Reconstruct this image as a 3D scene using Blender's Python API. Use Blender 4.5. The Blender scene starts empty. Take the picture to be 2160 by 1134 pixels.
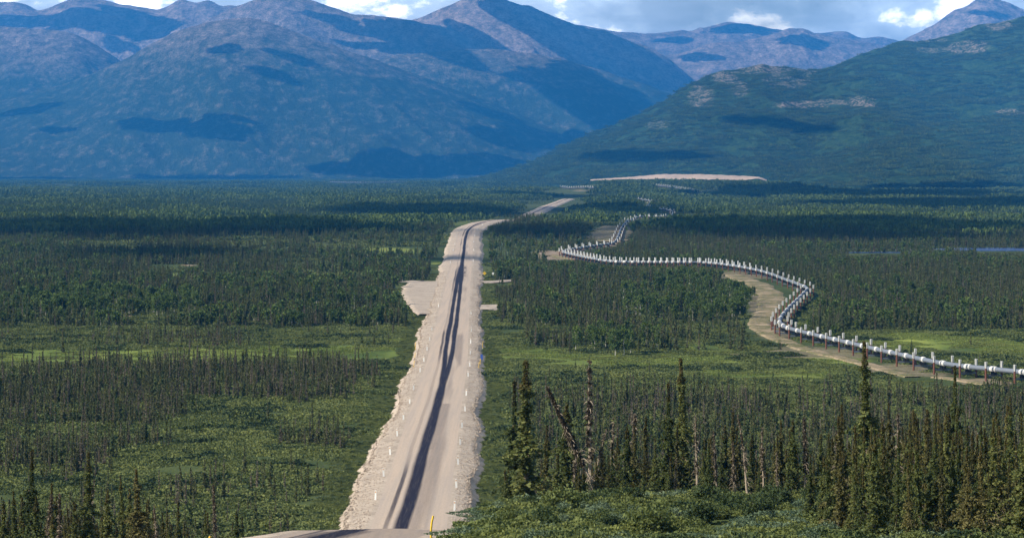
import bpy, math, random
import numpy as np
from mathutils import Vector
from mathutils.bvhtree import BVHTree

SC = bpy.context.scene
# ------------------------------------------------------------------ camera, sky, sun, exposure
F = 5500.0            # focal length in pixels of the 2160 px wide photograph
CX, HY = 1080.0, 360.0  # principal column and the row of the true horizon
HC = 50.0             # eye height above the valley floor
cam = bpy.data.cameras.new("camera"); cam_o = bpy.data.objects.new("camera", cam); SC.collection.objects.link(cam_o)
cam.sensor_width = 36; cam.lens = 36 * F / 2160
cam.clip_start = 1; cam.clip_end = 200000
cam.shift_y = -(567 - HY) / 2160
cam_o.location = (0, 0, HC); cam_o.rotation_euler = (math.radians(90), 0, 0)
SC.camera = cam_o
SUN = Vector((-0.80, -0.30, 0.56)).normalized()
EL = math.asin(SUN.z); AZ = math.atan2(SUN.x, SUN.y)
sl = bpy.data.lights.new("sun", 'SUN'); sl.energy = 5.0; sl.angle = math.radians(0.5); sl.color = (1.0, 0.925, 0.80)
so = bpy.data.objects.new("sun", sl); so.rotation_euler = SUN.to_track_quat('Z', 'Y').to_euler(); SC.collection.objects.link(so)
W = bpy.data.worlds.new("World"); SC.world = W; W.use_nodes = True
nt = W.node_tree; nt.nodes.clear()
def N(t, ty, **kw):
    n = t.nodes.new(ty)
    for k, v in kw.items():
        if k.startswith('i_'):
            key = k[2:]
            n.inputs[int(key) if key.isdigit() else key.replace('_', ' ')].default_value = v
        else: setattr(n, k, v)
    return n
sky = N(nt, 'ShaderNodeTexSky', sky_type='NISHITA', sun_disc=False, sun_elevation=EL, sun_rotation=AZ, air_density=1.2, dust_density=0.6)
bg1 = N(nt, 'ShaderNodeBackground', i_Strength=0.07); nt.links.new(sky.outputs[0], bg1.inputs[0])
tc = N(nt, 'ShaderNodeTexCoord'); mp = N(nt, 'ShaderNodeMapping'); mp.inputs['Scale'].default_value = (26, 26, 48); mp.inputs['Location'].default_value = (3.1, 1.2, 0.4)
nt.links.new(tc.outputs['Generated'], mp.inputs[0])
n1 = N(nt, 'ShaderNodeTexNoise', i_Scale=1.0, i_Detail=10.0, i_Roughness=0.60, i_Distortion=0.1); nt.links.new(mp.outputs[0], n1.inputs[0])
mp2 = N(nt, 'ShaderNodeMapping'); mp2.inputs['Scale'].default_value = (9, 9, 30); mp2.inputs['Location'].default_value = (7.7, 4.2, 2.4)
nt.links.new(tc.outputs['Generated'], mp2.inputs[0])
n2 = N(nt, 'ShaderNodeTexNoise', i_Scale=1.0, i_Detail=6.0, i_Roughness=0.5); nt.links.new(mp2.outputs[0], n2.inputs[0])
r1 = N(nt, 'ShaderNodeValToRGB'); e = r1.color_ramp.elements
e[0].position = 0.40; e[0].color = (1.0, 1.15, 1.28, 1); e[1].position = 0.60; e[1].color = (4.2, 3.95, 3.4, 1)
m_ = r1.color_ramp.elements.new(0.52); m_.color = (1.45, 1.65, 1.8, 1)
nt.links.new(n1.outputs[0], r1.inputs[0])
bg2 = N(nt, 'ShaderNodeBackground', i_Strength=1.0); nt.links.new(r1.outputs[0], bg2.inputs[0])
sx = N(nt, 'ShaderNodeSeparateXYZ'); nt.links.new(tc.outputs['Generated'], sx.inputs[0])
cov = N(nt, 'ShaderNodeMapRange', i_1=0.068, i_2=0.13, i_3=1.0, i_4=0.10); nt.links.new(sx.outputs[2], cov.inputs[0])
r2 = N(nt, 'ShaderNodeValToRGB'); e = r2.color_ramp.elements; e[0].position = 0.30; e[0].color = (0.35, 0.35, 0.35, 1); e[1].position = 0.44; e[1].color = (1, 1, 1, 1)
nt.links.new(n2.outputs[0], r2.inputs[0])
bank = N(nt, 'ShaderNodeMapRange', i_1=0.80, i_2=0.95, i_3=0.12, i_4=1.0); nt.links.new(sx.outputs[1], bank.inputs[0])
m0 = N(nt, 'ShaderNodeMath', operation='MULTIPLY'); nt.links.new(cov.outputs[0], m0.inputs[0]); nt.links.new(bank.outputs[0], m0.inputs[1]); cov = m0
mm = N(nt, 'ShaderNodeMath', operation='MULTIPLY'); nt.links.new(cov.outputs[0], mm.inputs[0]); nt.links.new(r2.outputs[0], mm.inputs[1])
mx = N(nt, 'ShaderNodeMixShader'); nt.links.new(mm.outputs[0], mx.inputs[0]); nt.links.new(bg1.outputs[0], mx.inputs[1]); nt.links.new(bg2.outputs[0], mx.inputs[2])
wo = N(nt, 'ShaderNodeOutputWorld'); nt.links.new(mx.outputs[0], wo.inputs[0])
SC.view_settings.view_transform = 'Standard'; SC.view_settings.look = 'None'; SC.view_settings.exposure = 0.6; SC.view_settings.gamma = 1.0
SC.cycles.max_bounces = 5; SC.cycles.diffuse_bounces = 2; SC.cycles.glossy_bounces = 2; SC.cycles.transmission_bounces = 2; SC.cycles.volume_bounces = 0
SC.cycles.transparent_max_bounces = 4; SC.cycles.use_denoising = True
SC.cycles.adaptive_threshold = 0.02

rng = np.random.default_rng(7); random.seed(7)
# ------------------------------------------------------------------ numeric helpers
def sstep(a, b, x):
    t = np.clip((x - a) / (b - a), 0, 1); return t * t * (3 - 2 * t)
def _h(ix, iy, s):
    n = (ix.astype(np.int64) * 374761393 + iy.astype(np.int64) * 668265263 + s * 1442695041) & 0xFFFFFFFF
    n = ((n ^ (n >> 13)) * 1274126177) & 0xFFFFFFFF
    return ((n ^ (n >> 16)) & 0xFFFFFF) / float(0xFFFFFF)
def vnoise(x, y, s=0):
    x = np.asarray(x, float); y = np.asarray(y, float)
    ix = np.floor(x); iy = np.floor(y); fx = x - ix; fy = y - iy
    fx = fx * fx * (3 - 2 * fx); fy = fy * fy * (3 - 2 * fy)
    a = _h(ix, iy, s); b = _h(ix + 1, iy, s); c = _h(ix, iy + 1, s); d = _h(ix + 1, iy + 1, s)
    return (a + (b - a) * fx) * (1 - fy) + (c + (d - c) * fx) * fy
def fbm(x, y, o=4, s=0, g=0.5):
    s = np.asarray(s).astype(np.int64); t = 0; a = 1; n = 0
    for k in range(o):
        t = t + a * vnoise(x * 2 ** k + 17.3 * k, y * 2 ** k - 9.1 * k, s + k); n += a; a *= g
    return t / n
def ridged(x, y, o=4, s=0):
    t = 0; a = 1; n = 0
    for k in range(o):
        t = t + a * (1 - np.abs(2 * vnoise(x * 2 ** k + 5.3 * k, y * 2 ** k, s + k) - 1)); n += a; a *= 0.5
    return t / n

# road centre line x(d) and its drop below the eye
RD = [(60,-75),(120,-50),(140,-36),(150,-29),(160,-22.5),(170,-17),(180,-13),(190,-10.2),(205,-9),(230,-9.5),(290,-12),(345,-14.1),(381,-14.2),(441,-14.8),(539,-15.6),(663,-16.5),(887,-19.8),(1146,-23.4),
      (1410,-26.6),(1540,-28.4),(1620,-29.6),(1720,-30.6),(1850,-31.2),(1950,-28.5),(2050,-21.5),(2150,-10.5),(2300,2),(2500,9),(2700,15),(3000,25),(3500,45),(4000,71),(4435,93),(5000,136)]
RDd = np.array([a for a, b in RD], float); RDx = np.array([b for a, b in RD], float)
def xr(d):
    k = np.array([-12, -6, 0, 6, 12]) if np.max(d) < 260 else np.array([-40, -20, 0, 20, 40]) * 1.0
    d = np.asarray(d, float); sc = np.clip(d / 900, 0.15, 1)
    return sum(np.interp(d + kk * sc, RDd, RDx) for kk in k) / len(k)
PR = ([0,60,100,137,160,183,196,215,240,275,310,345],[44,39,34.6,30.9,28.9,26.9,25.2,21.6,15.5,7.5,2,0])
PL = ([0,60,100,150,190,240,290,330],[38,32,28,24,19.5,11,3,0])
def znear(d): return np.interp(d, [0, 120, 150, 170, 180, 186, 192, 200, 215, 240, 275, 310, 345, 380], [36, 28.4, 26.4, 25.05, 24.45, 24.1, 23.65, 22.6, 20.0, 15.2, 8.6, 3.8, 1.5, 1.25])
def zt(x, y):
    x = np.asarray(x, float); y = np.asarray(y, float); d = y
    t = sstep(-26, 0, x)
    hr = sum(np.interp(d + k, *PR) for k in (-8, 0, 8)) / 3
    hl = sum(np.interp(d + k, *PL) for k in (-8, 0, 8)) / 3
    z = hl + (hr - hl) * t
    u = x - xr(d); wn = np.where(u > 0, np.maximum(1 - sstep(10.0, 19, u), (1 - sstep(-.024, -.006, x / np.maximum(d, 1))) * (1 - sstep(186, 200, d))), 1 - sstep(9, 24, -u)) * (1 - sstep(300, 350, d))
    z = z + (znear(d) - 0.75 - z) * wn
    z = z + 0.8 * (fbm(x / 14, y / 14, 3, 3) - 0.5) * (1 - sstep(250, 345, d)) * sstep(8, 20, np.abs(x - xr(d)))
    sg = np.where(d < 2080, 500.0, 360.0)
    z = z + 8.8 * np.exp(-((d - 2080) / sg) ** 2) * np.exp(-((x + 10) / 330) ** 2)
    far = sstep(900, 2500, d)
    z = z + (fbm(x / 330, y / 420, 3, 11) - 0.5) * (1.6 + 5 * far) * sstep(380, 900, d) * (1 - 0.75 * np.exp(-((x - xr(d)) / 60) ** 2))
    z = z + (fbm(x / 1500, y / 900, 3, 12) - 0.5) * 14 * sstep(4000, 8000, d)
    z = z + 24 * np.exp(-((d - 5750) / 620) ** 2) * np.exp(-((x / np.maximum(d, 1) - .064) / .05) ** 4)
    z = z + 30 * sstep(6200, 9500, d) * sstep(0.0, 0.09, x / np.maximum(d, 1))
    z = z + 0.25 * (fbm(x / 9, y / 9, 2, 5) - 0.5) * sstep(300, 345, d) * (1 - sstep(1200, 1600, d))
    return z
def proj(x, y, z):
    return CX + F * x / y, HY + F * (HC - z) / y
def hit(px, py, up=0.0):
    """ground point (raised by up) that lies on the line of sight through a pixel"""
    a = (px - CX) / F; b = (HY - py) / F
    d = np.concatenate([np.arange(100, 3000, 2.0), np.arange(3000, 15000, 15.0)])
    g = zt(a * d, d) + up; r = HC + b * d
    lo = 150 if py > 1060 else 350 if py > 480 else 1000
    k = np.where((r < g) & (d > lo))[0]
    i = k[0] if len(k) else len(d) - 1
    return a * d[i], d[i], g[i]

# ------------------------------------------------------------------ mesh helpers
class MB:
    def __init__(s): s.v = []; s.f = []; s.m = []; s.r = []; s.n = 0
    def add(s, v, f, m=0, r=None):
        v = np.asarray(v, float).reshape(-1, 3); f = np.asarray(f, int)
        s.v.append(v); s.f.append(f + s.n); s.m.append(np.full(len(f), m)); s.n += len(v)
        s.r.append(np.full(len(f), 0.5) if r is None else np.asarray(r, float)); return s
    def box(s, c, h, m=0, rz=0.0, top=1.0):
        v = np.array([[i, j, k] for k in (-1, 1) for j in (-1, 1) for i in (-1, 1)], float) * h
        v[4:, :2] *= top
        if rz:
            cs, sn = math.cos(rz), math.sin(rz); v = np.stack([v[:, 0] * cs - v[:, 1] * sn, v[:, 0] * sn + v[:, 1] * cs, v[:, 2]], 1)
        return s.add(v + np.asarray(c), [[0, 2, 3, 1], [4, 5, 7, 6], [0, 1, 5, 4], [2, 6, 7, 3], [0, 4, 6, 2], [1, 3, 7, 5]], m)
    def tube(s, P, R, n=6, m=0, cap=True):
        P = np.asarray(P, float); R = np.broadcast_to(np.asarray(R, float), (len(P),))
        T = np.gradient(P, axis=0); T /= np.linalg.norm(T, axis=1)[:, None] + 1e-9
        up = np.array([0, 0, 1.0]) if abs(T[0][2]) < 0.9 else np.array([1.0, 0, 0])
        A = np.cross(T, up); A /= np.linalg.norm(A, axis=1)[:, None] + 1e-9; B = np.cross(A, T)
        an = np.arange(n) * 2 * math.pi / n
        v = P[:, None] + R[:, None, None] * (np.cos(an)[None, :, None] * A[:, None] + np.sin(an)[None, :, None] * B[:, None])
        v = v.reshape(-1, 3); f = []
        for i in range(len(P) - 1):
            for j in range(n): k = (j + 1) % n; f.append([i * n + j, i * n + k, (i + 1) * n + k, (i + 1) * n + j])
        s.add(v, f, m)
        if cap:
            b = s.n - len(v)
            for base, rev in ((b, 1), (b + (len(P) - 1) * n, 0)):
                idx = list(range(n)); idx = idx[::-1] if rev else idx
                for q in range(1, n - 1, 1): s.f.append(np.array([[base + idx[0], base + idx[q], base + idx[q + 1], base + idx[q + 1]]])); s.m.append(np.array([m])); s.r.append(np.array([0.5]))
        return s
    def quads(s, C, U, V, m=0, r=None):
        n = len(C); v = np.stack([C - U - V, C + U - V, C + U + V, C - U + V], 1).reshape(-1, 3)
        return s.add(v, np.arange(4 * n).reshape(n, 4), m, rng.random(n) if r is None else r)
    def mesh(s, name, mats, smooth=False):
        v = np.concatenate(s.v); f = np.concatenate([np.asarray(q).reshape(-1, 4) for q in s.f]); mi = np.concatenate(s.m); r = np.concatenate(s.r)
        return raw_mesh(name, v, f, mats, mi, smooth, {'r': ('FACE', r)})
def raw_mesh(name, v, f, mats, mi=None, smooth=False, attrs=None):
    me = bpy.data.meshes.new(name)
    tri = f[:, 2] == f[:, 3]
    nl = np.where(tri, 3, 4); ls = np.concatenate([[0], np.cumsum(nl)[:-1]]).astype(np.int32)
    keep = np.ones(f.shape, bool); keep[tri, 3] = False
    me.vertices.add(len(v)); me.vertices.foreach_set('co', np.ascontiguousarray(v, dtype=np.float32).ravel())
    lv = f[keep].astype(np.int32)
    me.loops.add(len(lv)); me.loops.foreach_set('vertex_index', lv)
    me.polygons.add(len(f)); me.polygons.foreach_set('loop_start', ls)
    if mi is not None: me.polygons.foreach_set('material_index', mi.astype(np.int32))
    me.polygons.foreach_set('use_smooth', np.full(len(f), smooth))
    for mt in mats: me.materials.append(mt)
    for k, (dom, arr) in (attrs or {}).items():
        a = me.attributes.new(k, 'FLOAT', dom); a.data.foreach_set('value', np.asarray(arr, np.float32))
    me.update(calc_edges=True); return me
def link(name, me, parent=None, loc=None, label=None, cat=None, group=None, kind=None):
    o = bpy.data.objects.new(name, me); SC.collection.objects.link(o)
    if parent: o.parent = parent
    if loc is not None: o.location = loc
    return tag(o, label, cat, group, kind)
def tag(o, label=None, cat=None, group=None, kind=None):
    if label: o['label'] = label
    if cat: o['category'] = cat
    if group: o['group'] = group
    if kind: o['kind'] = kind
    return o
def grid_faces(nr, nc):
    i = np.arange(nr - 1)[:, None] * nc + np.arange(nc - 1)[None]
    return np.stack([i, i + 1, i + nc + 1, i + nc], -1).reshape(-1, 4)

# ------------------------------------------------------------------ materials
def newmat(name, rough=0.9, spec=0.15):
    m = bpy.data.materials.new(name); m.use_nodes = True; t = m.node_tree; b = t.nodes['Principled BSDF']
    b.inputs['Roughness'].default_value = rough; b.inputs['Specular IOR Level'].default_value = spec
    return m, t, b
def noise(t, scale, detail=4, rough=0.5, vec=None, dist=0.0):
    n = N(t, 'ShaderNodeTexNoise', i_Scale=scale, i_Detail=float(detail), i_Roughness=rough, i_Distortion=dist)
    if vec is not None: t.links.new(vec, n.inputs[0])
    return n.outputs[0]
def ramp(t, fac, stops):
    r = N(t, 'ShaderNodeValToRGB'); e = r.color_ramp.elements
    e[0].position = stops[0][0]; e[0].color = (*stops[0][1], 1); e[1].position = stops[-1][0]; e[1].color = (*stops[-1][1], 1)
    for p, c in stops[1:-1]: q = e.new(p); q.color = (*c, 1)
    t.links.new(fac, r.inputs[0]); return r.outputs[0]
def mixc(t, fac, a, b, mode='MIX'):
    n = N(t, 'ShaderNodeMix', data_type='RGBA', blend_type=mode)
    for s, v in ((n.inputs[0], fac), (n.inputs[6], a), (n.inputs[7], b)):
        if isinstance(v, (int, float)): s.default_value = v
        elif isinstance(v, tuple): s.default_value = (*v, 1)
        else: t.links.new(v, s)
    return n.outputs[2]
def math_(t, op, a, b=0.0, clamp=False):
    n = N(t, 'ShaderNodeMath', operation=op, use_clamp=clamp)
    for s, v in ((n.inputs[0], a), (n.inputs[1], b)):
        if isinstance(v, (int, float)): s.default_value = v
        else: t.links.new(v, s)
    return n.outputs[0]
def attr(t, name): return N(t, 'ShaderNodeAttribute', attribute_name=name).outputs['Fac']
def position(t): return N(t, 'ShaderNodeNewGeometry').outputs['Position']
def scaled(t, vec, sc):
    m = N(t, 'ShaderNodeMapping'); m.inputs['Scale'].default_value = sc; t.links.new(vec, m.inputs[0]); return m.outputs[0]
def bump(t, b, h, strength, dist):
    n = N(t, 'ShaderNodeBump', i_Strength=strength, i_Distance=dist); t.links.new(h, n.inputs['Height']); t.links.new(n.outputs[0], b.inputs['Normal'])
def leafmat(name, stops, transl=0.32):
    """foliage: colour by leaf and by plant, a little light passing through"""
    m, t, b = newmat(name, 0.75, 0.2)
    oi = N(t, 'ShaderNodeObjectInfo').outputs['Random']
    f = math_(t, 'ADD', math_(t, 'MULTIPLY', attr(t, 'r'), 0.55), math_(t, 'MULTIPLY', oi, 0.45))
    c = ramp(t, f, stops); t.links.new(c, b.inputs['Base Color'])
    tr = N(t, 'ShaderNodeBsdfTranslucent'); t.links.new(c, tr.inputs[0])
    mx = N(t, 'ShaderNodeMixShader', i_0=transl); o = t.nodes['Material Output']
    t.links.new(b.outputs[0], mx.inputs[1]); t.links.new(tr.outputs[0], mx.inputs[2]); t.links.new(mx.outputs[0], o.inputs[0])
    return m
M = {}
M['spruce'] = leafmat('spruce_needles', [(0.1, (0.044, 0.064, 0.022)), (0.5, (0.100, 0.126, 0.040)), (0.9, (0.195, 0.200, 0.060))])
M['olive'] = leafmat('olive_needles', [(0.1, (0.060, 0.064, 0.024)), (0.5, (0.130, 0.128, 0.046)), (0.9, (0.22, 0.19, 0.070))])
M['brown'] = leafmat('brown_dry_needles', [(0.1, (0.060, 0.048, 0.032)), (0.5, (0.120, 0.098, 0.066)), (0.9, (0.20, 0.165, 0.115))])
M['cone'] = leafmat('cone_clusters', [(0.1, (0.045, 0.042, 0.018)), (0.9, (0.15, 0.120, 0.044))])
M['midgreen'] = leafmat('spruce_of_the_plain', [(0.1, (0.056, 0.086, 0.030)), (0.5, (0.115, 0.150, 0.050)), (0.9, (0.185, 0.210, 0.075))])
M['midolive'] = leafmat('olive_spruce_of_the_plain', [(0.1, (0.065, 0.078, 0.032)), (0.5, (0.125, 0.138, 0.056)), (0.9, (0.20, 0.20, 0.085))])
M['midbrown'] = leafmat('dry_spruce_of_the_plain', [(0.1, (0.095, 0.080, 0.055)), (0.5, (0.165, 0.140, 0.100)), (0.9, (0.25, 0.22, 0.16))])
M['birch'] = leafmat('birch_leaves', [(0.1, (0.045, 0.078, 0.018)), (0.5, (0.085, 0.130, 0.030)), (0.9, (0.14, 0.195, 0.048))], 0.35)
M['shrub'] = leafmat('willow_leaves', [(0.08, (0.070, 0.094, 0.030)), (0.5, (0.122, 0.152, 0.046)), (0.92, (0.185, 0.210, 0.068))], 0.3)
M['lowgreen'] = leafmat('low_green_scrub', [(0.08, (0.092, 0.114, 0.036)), (0.5, (0.148, 0.175, 0.050)), (0.92, (0.210, 0.230, 0.068))], 0.3)
M['darkshrub'] = leafmat('alder_leaves', [(0.1, (0.020, 0.038, 0.014)), (0.9, (0.075, 0.105, 0.036))], 0.25)
M['sage'] = leafmat('grey_willow_leaves', [(0.1, (0.06, 0.10, 0.055)), (0.9, (0.17, 0.22, 0.13))], 0.3)
M['grass'] = leafmat('meadow_grass', [(0.08, (0.105, 0.140, 0.034)), (0.5, (0.170, 0.215, 0.050)), (0.92, (0.26, 0.295, 0.080))], 0.3)
M['far_spruce'] = leafmat('distant_spruce', [(0.1, (0.028, 0.054, 0.022)), (0.5, (0.062, 0.098, 0.034)), (0.9, (0.120, 0.150, 0.055))])
M['fire'] = leafmat('fireweed_flowers', [(0.1, (0.35, 0.06, 0.20)), (0.9, (0.5, 0.14, 0.26))])
def simple(name, col, rough=0.7, var=0.25, scale=2.0, metal=0.0, spec=0.3):
    m, t, b = newmat(name, rough, spec); b.inputs['Metallic'].default_value = metal
    tcn = N(t, 'ShaderNodeTexCoord').outputs['Object']
    n = noise(t, scale, 5, 0.6, tcn)
    c = mixc(t, n, tuple(q * (1 - var) for q in col), tuple(min(1, q * (1 + var)) for q in col)); t.links.new(c, b.inputs['Base Color']); return m
M['bark'] = simple('grey_bark', (0.17, 0.13, 0.095), 0.9, 0.4, 6)
M['deadwood'] = simple('bleached_wood', (0.33, 0.27, 0.20), 0.9, 0.35, 5)
M['birchbark'] = simple('birch_bark', (0.5, 0.47, 0.42), 0.8, 0.25, 3)
M['white'] = simple('white_paint', (0.78, 0.78, 0.75), 0.55, 0.06)
M['yellow'] = simple('yellow_paint', (0.72, 0.46, 0.03), 0.55, 0.12)
M['blue'] = simple('blue_paint', (0.06, 0.12, 0.42), 0.5, 0.1)
M['reflector'] = simple('amber_reflector', (0.6, 0.28, 0.08), 0.3, 0.05)
M['rust'] = simple('rusty_steel', (0.14, 0.058, 0.038), 0.8, 0.4, 3)
M['steel'] = simple('galvanised_steel', (0.15, 0.172, 0.21), 0.65, 0.2, 0.6, 0.0, 0.25)
M['fin'] = simple('aluminium_fins', (0.54, 0.54, 0.52), 0.5, 0.18, 4, 0.1, 0.5)
M['collar'] = simple('white_insulation', (0.60, 0.59, 0.57), 0.6, 0.15, 2)
M['black'] = simple('black_steel', (0.02, 0.02, 0.022), 0.6, 0.3)

def ground_mat():
    m, t, b = newmat('tundra_ground', 1.0, 0.05); p = position(t)
    big = noise(t, 0.012, 5, 0.6, p); mid = noise(t, 0.09, 5, 0.65, p); fine = noise(t, 1.1, 4, 0.7, p)
    f = math_(t, 'ADD', math_(t, 'MULTIPLY', big, 0.45), math_(t, 'ADD', math_(t, 'MULTIPLY', mid, 0.35), math_(t, 'MULTIPLY', fine, 0.2)))
    c = ramp(t, f, [(0.36, (0.030, 0.046, 0.018)), (0.48, (0.056, 0.078, 0.028)), (0.56, (0.088, 0.110, 0.038)), (0.66, (0.120, 0.115, 0.055))])
    mead = ramp(t, noise(t, 1.0, 5, 0.6, scaled(t, p, (0.035, 0.010, 1))), [(0.38, (0.075, 0.110, 0.028)), (0.48, (0.150, 0.195, 0.044)), (0.6, (0.25, 0.285, 0.065))])
    c = mixc(t, attr(t, 'meadow'), c, mead)
    soil = ramp(t, noise(t, 0.25, 5, 0.7, p), [(0.35, (0.20, 0.15, 0.10)), (0.65, (0.38, 0.30, 0.22))])
    c = mixc(t, attr(t, 'soil'), c, soil); t.links.new(c, b.inputs['Base Color'])
    bump(t, b, fine, 0.6, 0.4); return m
M['ground'] = ground_mat()
def hill_mat(name, low, mid, rock, zl, zh, tscale, streak):
    m, t, b = newmat(name, 1.0, 0.04); p = position(t)
    z = N(t, 'ShaderNodeSeparateXYZ'); t.links.new(p, z.inputs[0])
    wob = math_(t, 'MULTIPLY', math_(t, 'SUBTRACT', noise(t, 0.0016, 7, 0.62, p), 0.5), (zh - zl) * 1.2)
    hgt = math_(t, 'ADD', z.outputs[2], wob)
    f = N(t, 'ShaderNodeMapRange', i_1=zl, i_2=zh); t.links.new(hgt, f.inputs[0])
    tex = noise(t, tscale, 7, 0.72, scaled(t, p, streak)); tex2 = noise(t, tscale * 3.5, 6, 0.75, scaled(t, p, (1, 0.5, 1)))
    tt = math_(t, 'ADD', math_(t, 'MULTIPLY', tex, 0.42), math_(t, 'MULTIPLY', tex2, 0.58))
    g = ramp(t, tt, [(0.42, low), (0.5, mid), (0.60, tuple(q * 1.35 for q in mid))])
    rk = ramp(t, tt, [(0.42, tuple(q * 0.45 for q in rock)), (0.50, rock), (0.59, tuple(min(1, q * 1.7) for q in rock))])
    fr = math_(t, 'ADD', math_(t, 'MULTIPLY', f.outputs[0], 0.85), math_(t, 'MULTIPLY', math_(t, 'SUBTRACT', tex, 0.5), 1.5), True)
    c = mixc(t, fr, g, rk)
    pr = ramp(t, tex2, [(0.35, (0.12, 0.10, 0.08)), (0.6, (0.42, 0.34, 0.29))])
    rockf = math_(t, 'MULTIPLY', attr(t, 'rock'), ramp(t, tt, [(0.47, (0, 0, 0)), (0.56, (1, 1, 1))]), True)
    c = mixc(t, rockf, c, pr); t.links.new(c, b.inputs['Base Color'])
    bump(t, b, tt, 1.0, 60 if tscale < 0.02 else 18); return m
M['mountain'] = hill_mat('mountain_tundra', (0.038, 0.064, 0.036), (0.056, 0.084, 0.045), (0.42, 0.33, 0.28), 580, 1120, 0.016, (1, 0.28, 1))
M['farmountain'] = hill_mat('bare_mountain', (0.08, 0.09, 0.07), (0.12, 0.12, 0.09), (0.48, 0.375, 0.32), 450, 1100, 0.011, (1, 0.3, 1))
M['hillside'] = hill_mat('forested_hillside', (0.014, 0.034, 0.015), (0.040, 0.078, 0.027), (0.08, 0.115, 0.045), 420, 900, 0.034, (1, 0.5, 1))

def road_mat():
    m, t, b = newmat('chip_seal_road', 0.85, 0.15); p = position(t)
    lane = noise(t, 1.0, 5, 0.6, scaled(t, p, (1.3, 0.018, 1)))
    g = ramp(t, noise(t, 3.0, 5, 0.7, p), [(0.3, (0.42, 0.325, 0.245)), (0.7, (0.58, 0.46, 0.355))])
    g = mixc(t, ramp(t, lane, [(0.42, (0, 0, 0)), (0.62, (0.5, 0.5, 0.5))]), g, (0.37, 0.315, 0.27))
    st = noise(t, 1.0, 5, 0.7, scaled(t, p, (4.5, 0.10, 1)))
    d = math_(t, 'ADD', attr(t, 'dark'), math_(t, 'MULTIPLY', math_(t, 'SUBTRACT', st, 0.5), math_(t, 'MULTIPLY', math_(t, 'MINIMUM', attr(t, 'dark'), 0.6), 0.9)), True)
    c = mixc(t, d, g, (0.012, 0.011, 0.024)); t.links.new(c, b.inputs['Base Color']); bump(t, b, noise(t, 8, 3, 0.7, p), 0.4, 0.05); return m
M['road'] = road_mat()
def gravel_mat(name, a, b_, sc=1.6):
    m, t, b = newmat(name, 0.95, 0.1); p = position(t)
    f = math_(t, 'ADD', math_(t, 'MULTIPLY', noise(t, sc, 6, 0.75, p), 0.6), math_(t, 'MULTIPLY', noise(t, 0.15, 4, 0.6, p), 0.4))
    v = N(t, 'ShaderNodeTexVoronoi', i_Scale=0.55); t.links.new(p, v.inputs[0])
    c = ramp(t, f, [(0.34, a), (0.62, b_)])
    c = mixc(t, ramp(t, v.outputs['Distance'], [(0.10, (0.55, 0.55, 0.55)), (0.22, (0, 0, 0))]), c, tuple(q * 0.45 for q in a))
    t.links.new(c, b.inputs['Base Color']); bump(t, b, f, 0.8, 0.3); return m
M['gravel'] = gravel_mat('pale_gravel', (0.29, 0.232, 0.178), (0.55, 0.455, 0.36), 1.1)
def track_mat():
    m, t, b = newmat('dirt_track', 0.95, 0.1); p = position(t)
    f = math_(t, 'ADD', math_(t, 'MULTIPLY', noise(t, 0.9, 6, 0.75, p), 0.5), math_(t, 'MULTIPLY', noise(t, 0.09, 5, 0.65, p), 0.5))
    c = ramp(t, f, [(0.40, (0.085, 0.105, 0.035)), (0.47, (0.17, 0.155, 0.075)), (0.52, (0.28, 0.215, 0.135)), (0.62, (0.44, 0.345, 0.235))])
    t.links.new(c, b.inputs['Base Color']); bump(t, b, f, 0.8, 0.3); return m
M['track'] = track_mat()
M['sand'] = gravel_mat('sand_bank', (0.42, 0.31, 0.235), (0.64, 0.49, 0.375), 0.02)
def water_mat():
    m, t, b = newmat('lake_water', 0.35, 0.12); b.inputs['Base Color'].default_value = (0.01, 0.028, 0.11, 1)
    bump(t, b, noise(t, 1.5, 3, 0.5, position(t)), 0.3, 0.1); return m
M['water'] = water_mat()
def cloud_mat():
    m, t, b = newmat('cloud_vapour', 1.0, 0.0); b.inputs['Base Color'].default_value = (0.9, 0.9, 0.92, 1); return m
M['cloud'] = cloud_mat()

# ------------------------------------------------------------------ ground sheet
def fan(ds, pxs):
    D, P = np.meshgrid(ds, pxs, indexing='ij'); return D * (P - CX) / F, D
MEADOWS = [(430,750,500,15,1),(700,742,190,15,1),(60,765,120,7,.8),(160,758,140,8,.8),(1990,722,180,14,1),(2140,735,120,20,1),(1900,708,120,6,.7),(1350,760,260,14,.75),(1600,790,200,12,.6),(1120,745,80,16,.8),(1760,760,90,8,.7),
           (560,706,35,4,.9),(330,580,160,5,.7),(600,560,120,4,.6),(820,530,60,8,.7),(900,552,30,6,.8),(850,700,50,30,.35),(1480,735,70,16,.6),(60,742,70,4,.7),(930,470,80,7,.3),(750,490,120,10,.25)]
SOILS = [(270,663,14,5,1),(312,665,12,4,.9),(55,680,16,5,.9),(88,690,12,4,.8),(345,553,18,2.5,.8),(400,559,16,2,.8),(1175,536,46,12,1),(1240,540,60,7,.7),(1700,745,160,14,.45),(1640,690,40,30,.5),(1560,580,70,10,.5),(1415,660,14,3,.6),(1145,688,10,2.5,1),(1175,683,14,2.5,1),(1390,424,26,5,.6),(1290,505,26,16,.8),(1920,780,110,14,.5),(2080,806,60,8,.7),(1602,640,24,40,.6),(1030,655,9,12,.8),(1225,402,16,1.6,.7),(1290,409,10,1.5,.7),(1845,414,14,3,.6)]
def blobs(px, py, L, seed):
    w = np.zeros_like(px)
    nz = (fbm(px / 28, py / 7, 4, seed) - 0.5) * 1.5
    for cx, cy, rx, ry, a in L:
        q = ((px - cx) / rx) ** 2 + ((py - cy) / ry) ** 2
        w = np.maximum(w, a * sstep(1.3, 0.6, q + nz))
    return w
ds = np.concatenate([np.geomspace(20, 300, 90, endpoint=False), np.geomspace(300, 3000, 560, endpoint=False), np.geomspace(3000, 60000, 260)])
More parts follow.
